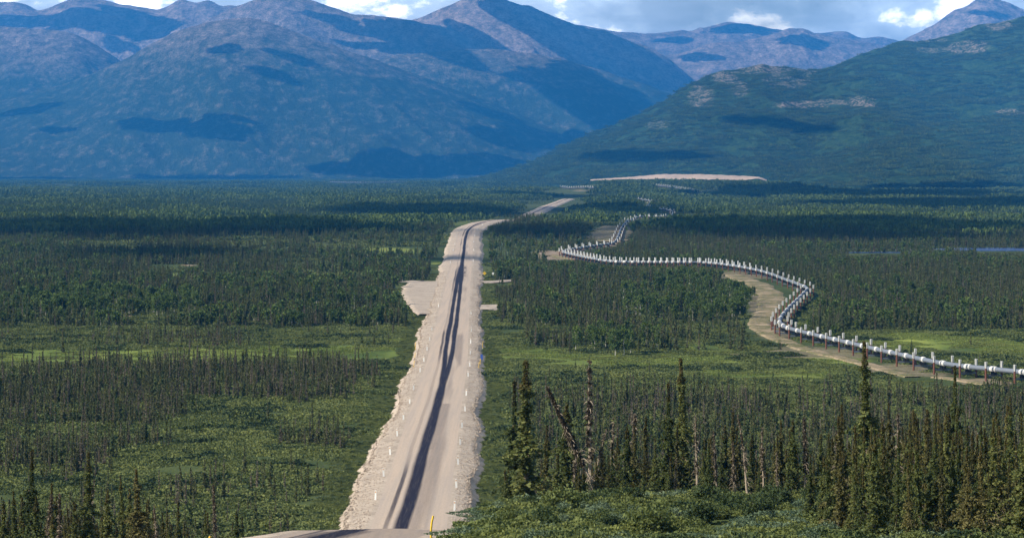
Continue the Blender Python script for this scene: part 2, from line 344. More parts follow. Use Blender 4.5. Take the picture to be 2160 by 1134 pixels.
pxs = np.arange(-900, 3061, 9.0)
X, Y = fan(ds, pxs); Z = zt(X, Y)
GP, GQ = proj(X, Y, Z)
mead = blobs(GP, GQ, MEADOWS, 31) * (Y > 330); soil = blobs(GP, GQ, SOILS, 37) * (Y > 330)
gv = np.stack([X, Y, Z], -1).reshape(-1, 3); gf = grid_faces(*X.shape)
link('ground', raw_mesh('ground', gv, gf, [M['ground']], None, True, {'meadow': ('POINT', mead.ravel()), 'soil': ('POINT', soil.ravel())}), kind='structure')

# ------------------------------------------------------------------ mountains and the forested hill
ALLV, ALLF, nv_ = [gv], [gf], len(gv)
def layer(name, sil, Df, Dc, mat, amp, seed, gmix=0.5, sp=420.0, rocks=None, rows=150, step=5, back=2500, foot=-30.0, crestnoise=5.0, tilt=0.0):
    global nv_
    px = np.arange(-700, 2861, float(step)); sx_ = [a for a, b in sil]; sy_ = [b for a, b in sil]
    S = np.interp(px, sx_, sy_); k = np.hanning(7); k /= k.sum(); S = np.convolve(np.pad(S, 3, 'edge'), k, 'valid')
    dc = Dc + tilt * (px - CX) ; zc = HC + (HY - S) / F * dc
    t = np.concatenate([np.linspace(0, 1, rows), 1 + np.linspace(0.02, 1, 14)])
    T, Pp = np.meshgrid(t, px, indexing='ij'); ZC = np.broadcast_to(zc, T.shape); DC = np.broadcast_to(dc, T.shape)
    fd = Df + (fbm(px / 260, px * 0 + seed, 3, seed) - 0.5) * (Dc - Df) * 0.35
    D = np.where(T <= 1, fd + (DC - fd) * T, DC + (T - 1) * back)
    tc_ = np.clip(T, 0, 1)
    g = (1 - gmix) * tc_ ** 1.15 + gmix * tc_ ** 2 * (3 - 2 * tc_)
    x = (Pp - CX) / F * D
    wx = x + 500 * (fbm(x / 1600, D / 1600, 3, seed + 3) - .5) + 0.35 * (D - Df)
    rn = ridged(wx / sp / 2.2, D / sp / 5.0, 5, seed + 5)
    fine = fbm(x / 130, D / 170, 4, seed + 9) - 0.5
    env = np.sin(np.pi * np.clip(tc_, 0, 1) ** 0.8) ** 0.8
    z = foot + (ZC - foot) * g + (rn - 0.62) * amp * env * np.clip((ZC) / 600, 0, 1.2) + fine * amp * 0.16 * np.clip(tc_ * 3, 0, 1) * np.clip(ZC / 300, 0, 1)
    gul = 1 - ridged(wx / 330, D / 1500, 4, seed + 31)
    z = z - gul * amp * 0.5 * env * np.clip(ZC / 500, 0, 1.2)
    z = z + np.where(T >= 0.9, (fbm(Pp / 22, T * 3, 3, seed + 21) - 0.5) * crestnoise, 0)
    z = np.where(T > 1, foot + (z - foot) * np.clip(1 - (T - 1) * 0.6, 0, 1), z)
    rk = np.zeros_like(x)
    if rocks:
        qx, qy = proj(x, D, z); rk = blobs(qx, qy, rocks, seed + 40)
    v = np.stack([x, D, z], -1).reshape(-1, 3); f = grid_faces(*x.shape)
    ALLV.append(v); ALLF.append(f + nv_); nv_ += len(v)
    link(name, raw_mesh(name, v, f, [mat], None, True, {'rock': ('POINT', rk.ravel())}), kind='structure')
    return x, D, z
OFF = 470
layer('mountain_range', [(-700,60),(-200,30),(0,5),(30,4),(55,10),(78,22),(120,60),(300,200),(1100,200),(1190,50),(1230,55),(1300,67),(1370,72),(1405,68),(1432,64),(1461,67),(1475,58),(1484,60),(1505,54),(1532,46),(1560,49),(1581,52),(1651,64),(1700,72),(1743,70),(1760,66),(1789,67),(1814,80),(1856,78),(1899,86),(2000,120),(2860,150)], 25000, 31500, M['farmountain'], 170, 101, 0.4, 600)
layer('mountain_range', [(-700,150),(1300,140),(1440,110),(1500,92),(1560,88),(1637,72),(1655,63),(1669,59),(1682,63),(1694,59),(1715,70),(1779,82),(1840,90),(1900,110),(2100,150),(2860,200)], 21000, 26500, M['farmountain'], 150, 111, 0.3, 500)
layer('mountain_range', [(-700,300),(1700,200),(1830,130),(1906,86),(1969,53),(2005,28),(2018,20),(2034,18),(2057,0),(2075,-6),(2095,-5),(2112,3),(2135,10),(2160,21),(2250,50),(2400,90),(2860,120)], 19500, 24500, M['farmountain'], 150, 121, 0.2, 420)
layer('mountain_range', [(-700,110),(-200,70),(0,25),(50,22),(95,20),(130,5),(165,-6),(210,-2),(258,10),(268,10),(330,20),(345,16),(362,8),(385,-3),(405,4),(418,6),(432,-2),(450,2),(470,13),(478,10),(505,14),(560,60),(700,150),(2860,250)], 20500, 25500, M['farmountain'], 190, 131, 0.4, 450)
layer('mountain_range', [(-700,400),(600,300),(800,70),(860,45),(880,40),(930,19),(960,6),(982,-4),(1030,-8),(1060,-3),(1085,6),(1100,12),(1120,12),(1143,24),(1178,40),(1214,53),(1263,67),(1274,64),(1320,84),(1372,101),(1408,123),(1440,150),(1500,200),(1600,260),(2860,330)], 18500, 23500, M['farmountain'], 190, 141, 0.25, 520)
layer('mountain_range', [(-700,300),(300,120),(440,40),(500,12),(545,-3),(600,-7),(640,-4),(680,10),(720,22),(745,30),(790,33),(835,38),(865,43),(900,52),(960,60),(1040,100),(1200,170),(2860,350)], 17500, 21500, M['mountain'], 150, 151, 0.35, 450)
layer('mountain_range', [(-700,40),(-200,45),(0,55),(60,60),(110,64),(150,70),(180,82),(215,103),(250,125),(300,160),(400,220),(600,330),(2860,400)], 15000, 19500, M['mountain'], 120, 161, 0.5, 380)
layer('mountain_range', [(-700,420),(300,330),(600,220),(760,140),(830,118),(900,112),(960,105),(1005,102),(1060,106),(1110,112),(1180,124),(1250,142),(1330,168),(1380,185),(1425,203),(1500,238),(1650,320),(2860,420)], 14500, 18800, M['mountain'], 120, 171, 0.45, 420)
layer('mountain_range', [(-700,330),(-200,270),(0,210),(130,180),(200,152),(260,127),(330,88),(380,64),(430,48),(480,40),(520,38),(560,45),(620,66),(700,95),(800,130),(900,165),(1000,203),(1100,243),(1200,280),(1300,318),(1420,350),(2860,420)], 12800, 17000, M['mountain'], 95, 181, 0.35, 500)
ROCKS = [(1610,146,50,11,1),(1530,165,28,13,1),(1480,205,28,24,.8),(1560,188,22,14,.7),(2040,100,45,14,1),(2110,55,35,12,.9),(1690,222,55,9,1),(1815,216,36,14,1),(1760,215,40,6,.8),(2130,235,40,5,.8),(1660,170,50,20,.6),(1960,105,40,8,.6),(1640,150,90,9,.7),(1390,262,26,10,.5),(1960,86,50,5,.6)]
hillR = layer('hill', [(-700,420),(850,392),(950,382),(1000,376),(1050,366),(1100,350),(1150,330),(1200,303),(1300,262),(1400,213),(1440,187),(1475,166),(1521,149),(1560,146),(1585,140),(1609,135),(1630,142),(1652,141),(1694,148),(1720,146),(1757,138),(1790,126),(1828,109),(1870,97),(1899,87),(1969,83),(2010,70),(2057,54),(2110,46),(2160,35),(2300,15),(2860,-10)], 6400, 10400, M['hillside'], 120, 191, 0.15, 230, ROCKS, rows=260, step=4, back=1800, crestnoise=10)
hillS = layer('hill', [(-700,420),(1550,400),(1680,352),(1730,332),(1800,312),(1870,292),(1950,268),(2050,248),(2160,232),(2300,200),(2860,120)], 6000, 7900, M['hillside'], 70, 201, 0.3, 160, [(2130,238,40,5,.9)], rows=140, step=5, back=700, crestnoise=6)
BV = BVHTree.FromPolygons(np.concatenate(ALLV).tolist(), np.concatenate(ALLF).tolist())
def surf(px, py):
    d = Vector(((px - CX) / F, 1, (HY - py) / F)).normalized()
    h = BV.ray_cast(Vector((0, 0, HC)) + d * (320 if py < 1000 else 60), d); return h[0]

# ------------------------------------------------------------------ clouds over the valley (they cast the shade bands)
CLOUDS = [  # centre, half width, half height (pixels of the shadow as seen), tilt
 (100,484,560,19,0),(330,487,300,13,0),(700,490,200,7,0),(890,449,185,15,0),(880,446,130,12,0),(1290,444,150,11,0),(1150,495,125,16,.03),(1750,482,430,20,0),(1880,508,330,8,0),(1830,411,330,10,0),(2020,432,300,14,0),(1640,405,90,4,0),(2040,394,200,5,0),
 (930,549,90,7,.0),(330,540,200,14,0),(450,377,170,3,-.01),(1150,414,120,3,0),(60,376,90,3,0),
 (400,270,150,17,.08),(480,249,50,6,.1),(1130,292,108,15,.02),(900,352,230,10,-.03),(760,356,90,9,0),(1000,340,100,4,0),(470,105,38,10,-.1),(575,158,55,13,.3),(1240,180,125,36,.25),(1290,246,60,13,0),(1120,165,60,14,.1),
 (820,75,100,13,.15),(800,100,80,10,.1),(210,48,170,30,.05),(310,72,45,18,0),(250,95,30,18,.1),(60,45,90,14,0),(1240,100,150,46,.35),(930,90,100,30,0),(1690,88,55,13,.1),(1560,62,60,11,0),(1480,122,45,10,0),(2085,30,42,5,.1),(60,232,60,10,-.2),(610,120,60,9,.3),(1420,85,40,8,0),
 (1640,262,120,5,.1),(1350,330,130,8,0),(120,274,40,7,0),(1040,240,70,10,.3),(700,40,60,12,.2)]
def cloud(i, c):
    cx, cy, a, b, tl = c; B = MB(); pts = []
    r = np.random.default_rng(900 + i)
    hc_ = surf(cx, cy); CZ = max(2300.0, 0.105 * hc_.y) if hc_ is not None else 2300.0
    for k in range(84):
        an = r.random() * 2 * math.pi; q = math.sqrt(r.random()) * 0.95
        u = math.cos(an) * q; v = math.sin(an) * q * (0.75 + 0.25 * math.sin(an * 3 + i))
        h = surf(cx + u * a, cy + v * b + tl * u * a)
        if h is None: continue
        pts.append((u, v, h))
    if len(pts) < 5: return
    W_ = np.array([[*(h + SUN * ((CZ - h.z) / SUN.z))] for u, v, h in pts])
    ex = W_[:, :2].max(0) - W_[:, :2].min(0)
    ctr = np.median(W_[:, :2], 0); dist = np.linalg.norm((W_[:, :2] - ctr) / (ex + 1), axis=1); W_ = W_[dist < 0.9]
    rx = max(10, ex[0] * 0.13); ry = max(7, ex[1] * 0.15)
    th = np.linspace(0.12, math.pi - 0.12, 6); ph = np.arange(10) * 2 * math.pi / 10
    S_ = np.array([[math.sin(q) * math.cos(w), math.sin(q) * math.sin(w), math.cos(q)] for q in th for w in ph])
    sf = [[r0 * 10 + c0, r0 * 10 + (c0 + 1) % 10, (r0 + 1) * 10 + (c0 + 1) % 10, (r0 + 1) * 10 + c0] for r0 in range(5) for c0 in range(10)]
    for p in W_:
        k = 0.55 + 0.75 * r.random(); j = 1 + 0.25 * (r.random(len(S_)) - 0.5)
        B.add(S_ * j[:, None] * np.array([rx * k, ry * k, min(60, 0.35 * min(rx, ry) * k)]) + p + np.array([0, 0, r.random() * 8]), sf)
    link('cloud', B.mesh('cloud', [M['cloud']], True), kind='stuff')
for i, c in enumerate(CLOUDS): cloud(i, c)

# ------------------------------------------------------------------ road, shoulders, side tracks, pads, water
def zroad(d):
    d = np.asarray(d, float)
    base = zt(xr(d), d) + 1.5
    near = np.interp(d, [0, 120, 150, 170, 180, 186, 192, 200, 215, 240, 275, 310, 345, 380], [36, 28.4, 26.4, 25.05, 24.45, 24.1, 23.65, 22.6, 20.0, 15.2, 8.6, 3.8, 1.5, 1.25])
    return np.where(d < 345, near, base * sstep(345, 420, d) + (1 - sstep(345, 420, d)) * np.interp(d, [345, 420], [1.5, 1.35]))
rd = np.concatenate([np.arange(120, 420, 1.5), np.geomspace(420, 4480, 600)])
def ribbon(ds_, us, zoff, cross=None):
    D, U = np.meshgrid(ds_, us, indexing='ij'); c = xr(D); dx = np.gradient(xr(ds_), ds_)[:, None]; L = np.sqrt(1 + dx ** 2)
    x = c + U / L; y = D - U * dx / L; z = zroad(D) + zoff(U, D); return x, y, z, U, D
us = np.linspace(-5.2, 5.2, 65)
zr = zroad(rd)
x, y, z, U, D = ribbon(rd, us, lambda u, d: -0.02 * np.abs(u) + 0.035 * u * (1 - sstep(190, 240, d)) * 0.6)
v_ = D
# dark binder / tyre streaks along the lane, a real stain of the surface
sep = np.interp(v_, [330, 560, 600, 700, 1000, 1150, 1300], [0, 0, .15, .95, .95, .7, 0.0])
c0 = np.interp(v_, [150, 330, 420, 470, 540, 620, 700, 900, 1150, 1400, 2200, 5000], [-1.1, -1.0, -.5, -.25, .15, .25, .1, .3, .2, .1, .1, 0]) + 0.25 * (fbm(v_ / 60, v_ * 0, 2, 71) - .5)
wd = np.interp(v_, [150, 360, 500, 700, 900, 1100, 1200, 1400, 3000], [1.25, 1.15, 1.05, .7, .7, .9, 1.4, 1.0, .9]) * (0.8 + 0.4 * fbm(v_ / 35, U * .2, 2, 72))
def band(c, w, s): return sstep(w * 1.3, w * 0.6, np.abs(U - c)) * s
dark = np.maximum(band(c0 - sep, wd, 1.0), band(c0 + sep, wd, 1.0))
dark = np.maximum(dark, band(c0 - 2.4 + 0.3 * fbm(v_ / 40, v_ * 0, 2, 75), 0.35, 0.55 * sstep(.38, .6, fbm(v_ / 120, U * 0, 2, 73)) + .25))
dark = np.maximum(dark, band(c0 + 2.3, 1.3, 0.34 * sstep(.36, .6, fbm(v_ / 90, U * 0.3, 3, 74))))
dark = np.maximum(dark, band(c0 + 1.6, 1.1, 0.38) * (v_ < 545) * (v_ > 455))
dark = np.maximum(dark, band(-1.2, 2.2, 0.75) * (v_ < 190)); dark = np.maximum(dark, 0.30 * (v_ < 196))
dark = np.maximum(dark, band(c0 + 0.3, 2.3, 0.8) * sstep(1130, 1180, v_) * sstep(1330, 1270, v_) * sstep(.42, .56, fbm(U * .6, v_ / 30, 3, 77)))
link('road', raw_mesh('road', np.stack([x, y, z], -1).reshape(-1, 3), grid_faces(*x.shape), [M['road']], None, True, {'dark': ('POINT', dark.ravel())}), kind='structure')
def edge(d, sgn): return 5.6 + 5.6 * fbm(d / 60 + 3 * sgn, d * 0, 6, 80 + sgn, .72) + 1.2 * sstep(900, 1500, d)
for sgn in (-1, 1):
    uu = np.concatenate([[5.2], np.linspace(5.7, 14.5, 25)])
    def zo(u, d, sgn=sgn):
        a = np.abs(u); e = edge(d, sgn)
        s = -0.10 - 0.03 * (a - 5.2) - 0.10 * np.clip(a - 6.0, 0, 9) - 0.38 * np.clip(a - e, 0, 12)
        s = s + (0.08 + 0.42 * sstep(7, 10, a)) * (fbm(u * .9, d / 3.0, 4, 84, .6) - 0.5) * (a > 5.3)
        s = s + 0.035 * u * (1 - sstep(190, 240, d)) * 0.6
        return s
    x, y, z, U, D = ribbon(rd, uu * sgn, zo)
    f = grid_faces(*x.shape)
    if sgn < 0: f = f[:, ::-1]
    link('road_shoulder', raw_mesh('road_shoulder', np.stack([x, y, z], -1).reshape(-1, 3), f, [M['gravel']], None, True), kind='structure')
def path_strip(name, pts, mat, up=0.14, n=9, kind='structure', step=4.0, edge=0.35):
    """draped strip: pts = (px, py, half width in metres)"""
    P = np.array([[*hit(a, b)[:2], w] for a, b, w in pts])
    s = np.concatenate([[0], np.cumsum(np.linalg.norm(np.diff(P[:, :2], axis=0), axis=1))]); q = np.linspace(0, s[-1], max(6, int(s[-1] / step)))
    C_ = np.stack([np.interp(q, s, P[:, k]) for k in range(3)], 1)
    k = np.hanning(9)[1:-1]; k /= k.sum()
    for j in range(3): C_[:, j] = np.convolve(np.pad(C_[:, j], 3, 'reflect', reflect_type='odd'), k, 'valid')
    T = np.gradient(C_[:, :2], axis=0); T /= np.linalg.norm(T, axis=1)[:, None]; Nn = np.stack([-T[:, 1], T[:, 0]], 1)
    u = np.linspace(-1, 1, n); w = C_[:, 2][:, None] * (1 + edge * (np.stack([fbm(q / 9, q * 0 + kk, 3, 50) for kk in range(n)], 1) - .5) * 2 * np.abs(u))
    xx = C_[:, 0][:, None] + Nn[:, 0][:, None] * u * w; yy = C_[:, 1][:, None] + Nn[:, 1][:, None] * u * w
    zz = zt(xx, yy) + up + 0.0002 * yy - 0.5 * (np.abs(u) > 0.99)
    link(name, raw_mesh(name, np.stack([xx, yy, zz], -1).reshape(-1, 3), grid_faces(*xx.shape), [mat], None, True), kind=kind)
    TRK.append(C_[::2]); return C_
TRK = []
path_strip('gravel_pad', [(912,597,10.5),(906,610,11.5),(903,622,11),(906,640,8.5),(908,655,6.5),(909,668,4.5)], M['gravel'], 0.7, 17, edge=.15)
path_strip('side_road', [(880,597,4),(856,599,4),(848,600,3)], M['gravel'], 0.9)
path_strip('side_road', [(1005,598,7),(1040,597,5),(1075,594,3),(1110,592,2)], M['gravel'], 0.6)
path_strip('gravel_pad', [(1012,655,5),(1030,652,6),(1034,645,4)], M['gravel'], 0.3)
path_strip('footpath', [(785,978,.8),(760,982,.5),(735,985,.35)], M['gravel'], 0.15, step=1)
path_strip('dirt_track', [(1545,580,5),(1598,600,5.5),(1628,622,5.5),(1618,655,4.5),(1600,685,4.5),(1625,708,3.2),(1690,735,3.2),(1760,752,2.6),(1850,776,2.8),(1925,797,2.4)], M['track'], 0.15)
path_strip('dirt_track', [(1975,797,2.4),(2030,803,3),(2085,812,2)], M['track'], 0.15)
path_strip('dirt_track', [(1165,541,10),(1190,540,11),(1230,549,6)], M['track'], 0.3)
path_strip('dirt_track', [(1275,512,12),(1290,492,14),(1300,478,10)], M['track'], 0.4)
def blob_sheet(name, px, py, rx, ry, mat, up=0.25, seed=0):
    cx, cy, _ = hit(px, py); R = []
    if name == 'lake': TRK.append(np.array([[cx, cy - 30, rx * .9], [cx + rx * .7, cy - 30, rx * .8], [cx - rx * .5, cy - 30, rx * .6]]))
    n = 48
    for k in range(n):
        a = 2 * math.pi * k / n; j = 0.75 + 0.5 * float(fbm(np.array(math.cos(a) * 2 + 9), np.array(math.sin(a) * 2 + 9), 3, seed)); R.append((math.cos(a) * rx * j, math.sin(a) * ry * j))
    vv = [(cx, cy)] + [(cx + a * q, cy + b * q) for q in (0.5, 1.0) for a, b in R]
    zz = float(np.max(zt(np.array([p[0] for p in vv]), np.array([p[1] for p in vv])))) + up
    vv = np.array([[a, b, zz] for a, b in vv]); f = []
    for k in range(n):
        k2 = (k + 1) % n; f.append([0, 1 + k, 1 + k2, 1 + k2]); f.append([1 + k, 1 + n + k, 1 + n + k2, 1 + k2])
    link(name, raw_mesh(name, vv, np.array(f), [mat], None, True), kind='structure')
blob_sheet('lake', 2130, 527, 45, 34, M['water'], 0.05, 3)
blob_sheet('lake', 1850, 533, 26, 9, M['water'], 0.05, 5)
blob_sheet('stream', 1066, 772, 1.8, 3.2, M['water'], 0.1, 6); blob_sheet('stream', 1042, 766, 1.6, 1.5, M['water'], 0.1, 8)

# sand bank at the foot of the forested hill
def sand_bank():
    px = np.arange(1245, 1620, 4.0); top = np.interp(px, [1245, 1300, 1330, 1365, 1400, 1480, 1560, 1600, 1618], [379, 374.5, 373, 370, 367, 367.5, 370.5, 372.5, 379])
    rows = []
    for j, q in enumerate(np.linspace(0, 1, 7)):
        d = 6150 + 150 * q; zt_ = HC + (HY - top) / F * 6300; bz = np.minimum(24, zt_ - 1) * 0 + np.maximum(15, zt_ - np.interp(px, [1245, 1330, 1420, 1560, 1618], [2.0, 5, 13, 10, 2.0])); rowz = bz + (zt_ - bz) * q ** 0.8 + 2.5 * (fbm(px / 9, px * 0 + j * .6, 3, 66) - .5)
        rows.append(np.stack([(px - CX) / F * d, np.full_like(px, d) + 30 * (fbm(px / 30, px * 0 + j, 2, 67) - .5), rowz], -1))
    rows.append(rows[-1] + np.array([0, 260, -16.0]))
    v = np.array(rows); lo = v[0].copy(); lo[:, 2] -= 22; lo[:, 1] -= 60; md_ = (v[0] + lo) / 2; md_[:, 2] += 2; hi = v[0] + np.array([0, 2, -.4])
    w = np.array([lo, md_, hi]); link('bank_foot', raw_mesh('bank_foot', w.reshape(-1, 3), grid_faces(*w.shape[:2]), [M['hillside']], None, True), kind='structure'); link('sand_bank', raw_mesh('sand_bank', v.reshape(-1, 3), grid_faces(*v.shape[:2]), [M['sand']], None, True), kind='structure')
sand_bank()

# ------------------------------------------------------------------ pipeline
PH = 2.7
PIPES = [
 ([(2420,818),(2300,800),(2160,784.5),(2092,778),(2033,772.5),(1973,764),(1913,751),(1858,739.5),(1800,726),(1753,714),(1718,706),(1683,697.5),(1656,690),(1644,680),(1648,668),(1665,648),(1677.5,636),(1692,622),(1704,609),(1699,605),(1688,601),(1656,589),(1630,578.5),(1603,570.5),(1579,565.5),(1550,560.5),(1515,555.5),(1480,552.8),(1418,553),(1344,552.6),(1297,551.5),(1270,549),(1232,542),(1205,536),(1188,531.5),(1190,528.5),(1200,526),(1229,522),(1260,517.3),(1292,513.5),(1299,508),(1303,500.7),(1307,489.6),(1312,478.5),(1325,464),(1340,458),(1362,456),(1399,456.5),(1417,454),(1420,447),(1403,441),(1371,439.5),(1367,434),(1372,424),(1362,421.3),(1340,417.5),(1321,413.8)], 'silver pipeline zigzagging on posts across the forest from the right edge to the far valley'),
 ([(1480,409),(1462,402.5),(1436,398),(1408,393.5),(1381,391),(1360,393.5)], 'far stretch of pale pipeline running left from the shaded wood below the sand bank'),
 ([(1258,396.5),(1240,396),(1223,395.5),(1201,397.5),(1190,395),(1183,394)], 'short far stretch of pale pipeline beyond the last bend of the road'),
 ([(875,384),(820,384.8),(760,385.3),(700,384),(668,381)], 'faintest thin stretch of pipeline at the foot of the blue mountains left of the road')]
ORD = ['first','second','third','fourth','fifth','sixth','seventh','eighth','ninth','tenth','eleventh','twelfth','thirteenth','fourteenth','fifteenth','sixteenth','seventeenth','eighteenth','nineteenth','twentieth']
TENS = ['','','twenty','thirty','forty','fifty','sixty','seventy','eighty','ninety']
def ordn(i):
    if i < 20: return ORD[i]
    n = i + 1; t_, o_ = divmod(n, 10)
    if n >= 100: return 'hundred-and-' + (ordn(n - 101) if n > 100 else 'zeroth')
    return (TENS[t_][:-1] + 'ieth') if o_ == 0 else TENS[t_] + '-' + ORD[o_ - 1]
def make_support():
    root = bpy.data.objects.new('pipe_support', None); SC.collection.objects.link(root)
    for s in (-1, 1):
        b = MB(); b.tube([(s * 2.5, 0, -1.0), (s * 2.5, 0, 3.0)], 0.26, 8)
        p = link('post', b.mesh('post', [M['rust']]), root)
        b = MB(); b.tube([(s * 2.5, 0, 3.0), (s * 2.5, 0, 4.55)], 0.24, 8); 
        for k in range(6): b.box((s * 2.5 + 0.27 * math.cos(k * 1.047), 0.27 * math.sin(k * 1.047), 3.82), (0.10, 0.015, 0.70), 0, k * 1.047)
        link('cooling_fin', b.mesh('cooling_fin', [M['fin']]), p)
    b = MB(); b.box((0, 0, 1.15), (2.5, 0.20, 0.22)); link('crossbeam', b.mesh('crossbeam', [M['steel']]), root)
    b = MB(); b.box((0, 0, 1.45), (0.95, 0.75, 0.07)); b.box((0, 0.35, 1.8), (0.75, 0.06, 0.42), 0, 0, 0.75); b.box((0, -0.35, 1.8), (0.75, 0.06, 0.42), 0, 0, 0.75); b.box((0, 0, 1.75), (0.12, 0.6, 0.35))
    link('saddle', b.mesh('saddle', [M['black']]), root)
    return root
def far_support():
    b = MB()
    for s in (-1, 1):
        b.tube([(s * 2.5, 0, -1), (s * 2.5, 0, 3.0)], 0.26, 6, 0); b.tube([(s * 2.5, 0, 3.0), (s * 2.5, 0, 5.0)], 0.40, 6, 1)
    b.box((0, 0, 1.15), (2.5, 0.2, 0.22), 2); b.box((0, 0, 1.7), (0.8, 0.5, 0.4), 3)
    return b.mesh('pipe_support', [M['rust'], M['fin'], M['steel'], M['black']])
proto_support = None; FARS = far_support(); KEEP = []; PIPEXY = []; sup_n = 0
for pi_, (pts, lab) in enumerate(PIPES):
    P = np.array([hit(a, b, PH) for a, b in pts])
    s = np.concatenate([[0], np.cumsum(np.linalg.norm(np.diff(P[:, :2], axis=0), axis=1))]); q = np.arange(0, s[-1], 1.5)
    C_ = np.stack([np.interp(q, s, P[:, k]) for k in range(3)], 1); k = np.hanning(9)[1:-1]; k /= k.sum()
    for j in range(3): C_[:, j] = np.convolve(np.pad(C_[:, j], 3, 'edge'), k, 'valid')
    C_[:, 2] = zt(C_[:, 0], C_[:, 1]) + PH
    kz = np.ones(15) / 15; C_[:, 2] = np.convolve(np.pad(C_[:, 2], 7, 'edge'), kz, 'valid')
    root = bpy.data.objects.new('pipeline', None); SC.collection.objects.link(root); root.location = (*C_[0][:2], 0); tag(root, lab, 'pipeline')
    o = C_[0] * np.array([1, 1, 0])
    link('pipe', MB().tube(C_[::2] - o, 0.57 if pi_ == 0 else .8, 14).mesh('pipe', [M['steel']], True), root)
    T = np.gradient(C_, axis=0); T /= np.linalg.norm(T, axis=1)[:, None]
    ncol = 0; colb = MB(); spx, spy = proj(C_[:, 0], C_[:, 1], C_[:, 2]); acc = 0.0; sup_at = []
    for i in range(1, len(C_) - 2):
        a_, b_ = spx[i], spy[i]
        if pi_: st = 4.6
        elif b_ > 692: st = np.interp(a_, [1650, 1760, 1880, 2000, 2160], [24, 27, 30, 46, 60])
        elif b_ > 606: st = 10
        elif b_ > 547: st = 11.5
        elif b_ > 528: st = 6.5
        elif b_ > 512 and a_ < 1299: st = 14
        elif b_ > 458: st = 7
        elif b_ > 450: st = 12
        else: st = 7
        acc += math.hypot(spx[i] - spx[i - 1], spy[i] - spy[i - 1]) / st
        if acc >= 1: acc = 0; sup_at.append(i)
    for i in sup_at:
        c = C_[i]; tt = T[i]
        if ncol < 98 and pi_ == 0:
            b = MB(); b.tube(np.array([c - tt * 1.0, c - tt * 0.85, c + tt * 0.85, c + tt * 1.0]) - c, [0.62, 0.71, 0.71, 0.62], 14); link('insulation_collar', b.mesh('insulation_collar', [M['collar']], True), root, c - o)
            j2 = min(len(C_) - 1, i + 4); c2 = C_[j2]; ncol += 1
        else: colb.tube(np.array([c - tt * 1.0, c + tt * 1.0]) - o, 0.70, 10)
        z0 = c[2] - PH; ang = math.atan2(tt[1], tt[0]) + math.pi / 2
        if c[1] < 1250:
            if proto_support is None: proto_support = r_ = make_support()
            else:
                r_ = proto_support.copy(); SC.collection.objects.link(r_)
                for ch in list(proto_support.children):
                    c_ = ch.copy(); SC.collection.objects.link(c_); c_.parent = r_
                    for g_ in ch.children: gg = g_.copy(); SC.collection.objects.link(gg); gg.parent = c_
        else: r_ = link('pipe_support', FARS)
        r_.scale = (1, 1, 1) if pi_ == 0 else (1.3, 1.3, 1.35); r_.location = (c[0], c[1], z0); r_.rotation_euler = (0, 0, ang)
        ppx = proj(*c)[0]
        if pi_ == 0 and ppx < 2190: 
            if sup_n < 100: tag(r_, f'rusty two-post support with pale finned tops, {ordn(sup_n)} from the right end of the pipeline', 'pipe support', 'pipeline supports')
            else: tag(r_, 'small pale two-post support under the far bends of the pipeline', 'pipe support', 'pipeline supports on the far bends')
            sup_n += 1
        elif pi_ == 0: tag(r_, 'rusty two-post support of the pipeline just beyond the right edge', 'pipe support', 'pipeline supports')
        else: tag(r_, ['', 'tiny pale support in the row under the pipeline below the sand bank', 'tiny pale support in the row under the short pipeline stretch beyond the road', 'tiny pale support in the row under the thin pipeline at the foot of the mountains'][pi_], 'pipe support', ['', 'supports below the sand bank', 'supports beyond the road', 'supports at the foot of the mountains'][pi_])
    if colb.n: link('insulation_collars' if pi_ == 0 else 'insulation_collar', colb.mesh('insulation_collar', [M['collar']], True), root, kind='stuff')
    PIPEXY.append(C_[:, :2]); d_ = C_[:, 1]
    qx, qy = proj(C_[:, 0], d_, C_[:, 2] - 1.2); KEEP.append(np.stack([qx, qy, d_], 1))
PIPEXY = np.concatenate(PIPEXY)

# ------------------------------------------------------------------ roadside posts and signs
def xz_road(d, u):
    dx = (xr(d + 2) - xr(d - 2)) / 4; L = math.sqrt(1 + dx * dx); a = abs(u)
    return float(xr(d) + u / L), float(d - u * dx / L), float(zroad(d)) - 0.10 - 0.03 * (a - 5.2) - 0.10 * max(0, a - 6.0)
b = MB(); b.box((0, 0, 0.58), (0.14, 0.04, 0.78), 0); mpost = b.mesh('post', [M['white']])
b = MB(); b.box((0, -0.05, 1.15), (0.09, 0.012, 0.08), 0); mref = b.mesh('reflector', [M['reflector']])
def delineator(d, u, label):
    r_ = bpy.data.objects.new('marker_post', None); SC.collection.objects.link(r_); r_.location = xz_road(d, u); tag(r_, label, 'marker post', 'white marker posts along the road')
    link('post', mpost, r_); link('reflector', mref, r_); r_.rotation_euler = (random.uniform(-.05, .05), random.uniform(-.06, .06), random.uniform(-.2, .2))
def d_of(py): return F * (HC - 1.0) / (py - HY)
LP = [d_of(v) for v in (1058,1009,963,924,889,855,824,787,765,742,720,700)]; RP = [d_of(v) for v in (1081,1033,984,942,906,870,837,797,775,750,727,702)]
LP += [hit(930, v)[1] for v in (656, 560, 534, 521, 503, 490)]; RP += [hit(1005, v)[1] for v in (671, 557, 534, 516, 503, 488, 479)]
for side, LL, u in (('left', LP, -5.9), ('right', RP, 5.9)):
    for i, d in enumerate(LL): delineator(d, u + random.uniform(-.15, .15), f'thin white marker post, {ordn(i)} from the crest on the {side} gravel shoulder')
b = MB(); b.tube([(0, 0, -0.3), (0, 0, 1.3), (0.05, 0, 1.9), (0.16, 0, 2.4)], 0.08, 6); myel = b.mesh('pole', [M['yellow']])
b = MB(); b.tube([(0, 0, 0.1), (0, 0, 0.45)], 0.125, 6); mband = b.mesh('band', [M['white']])
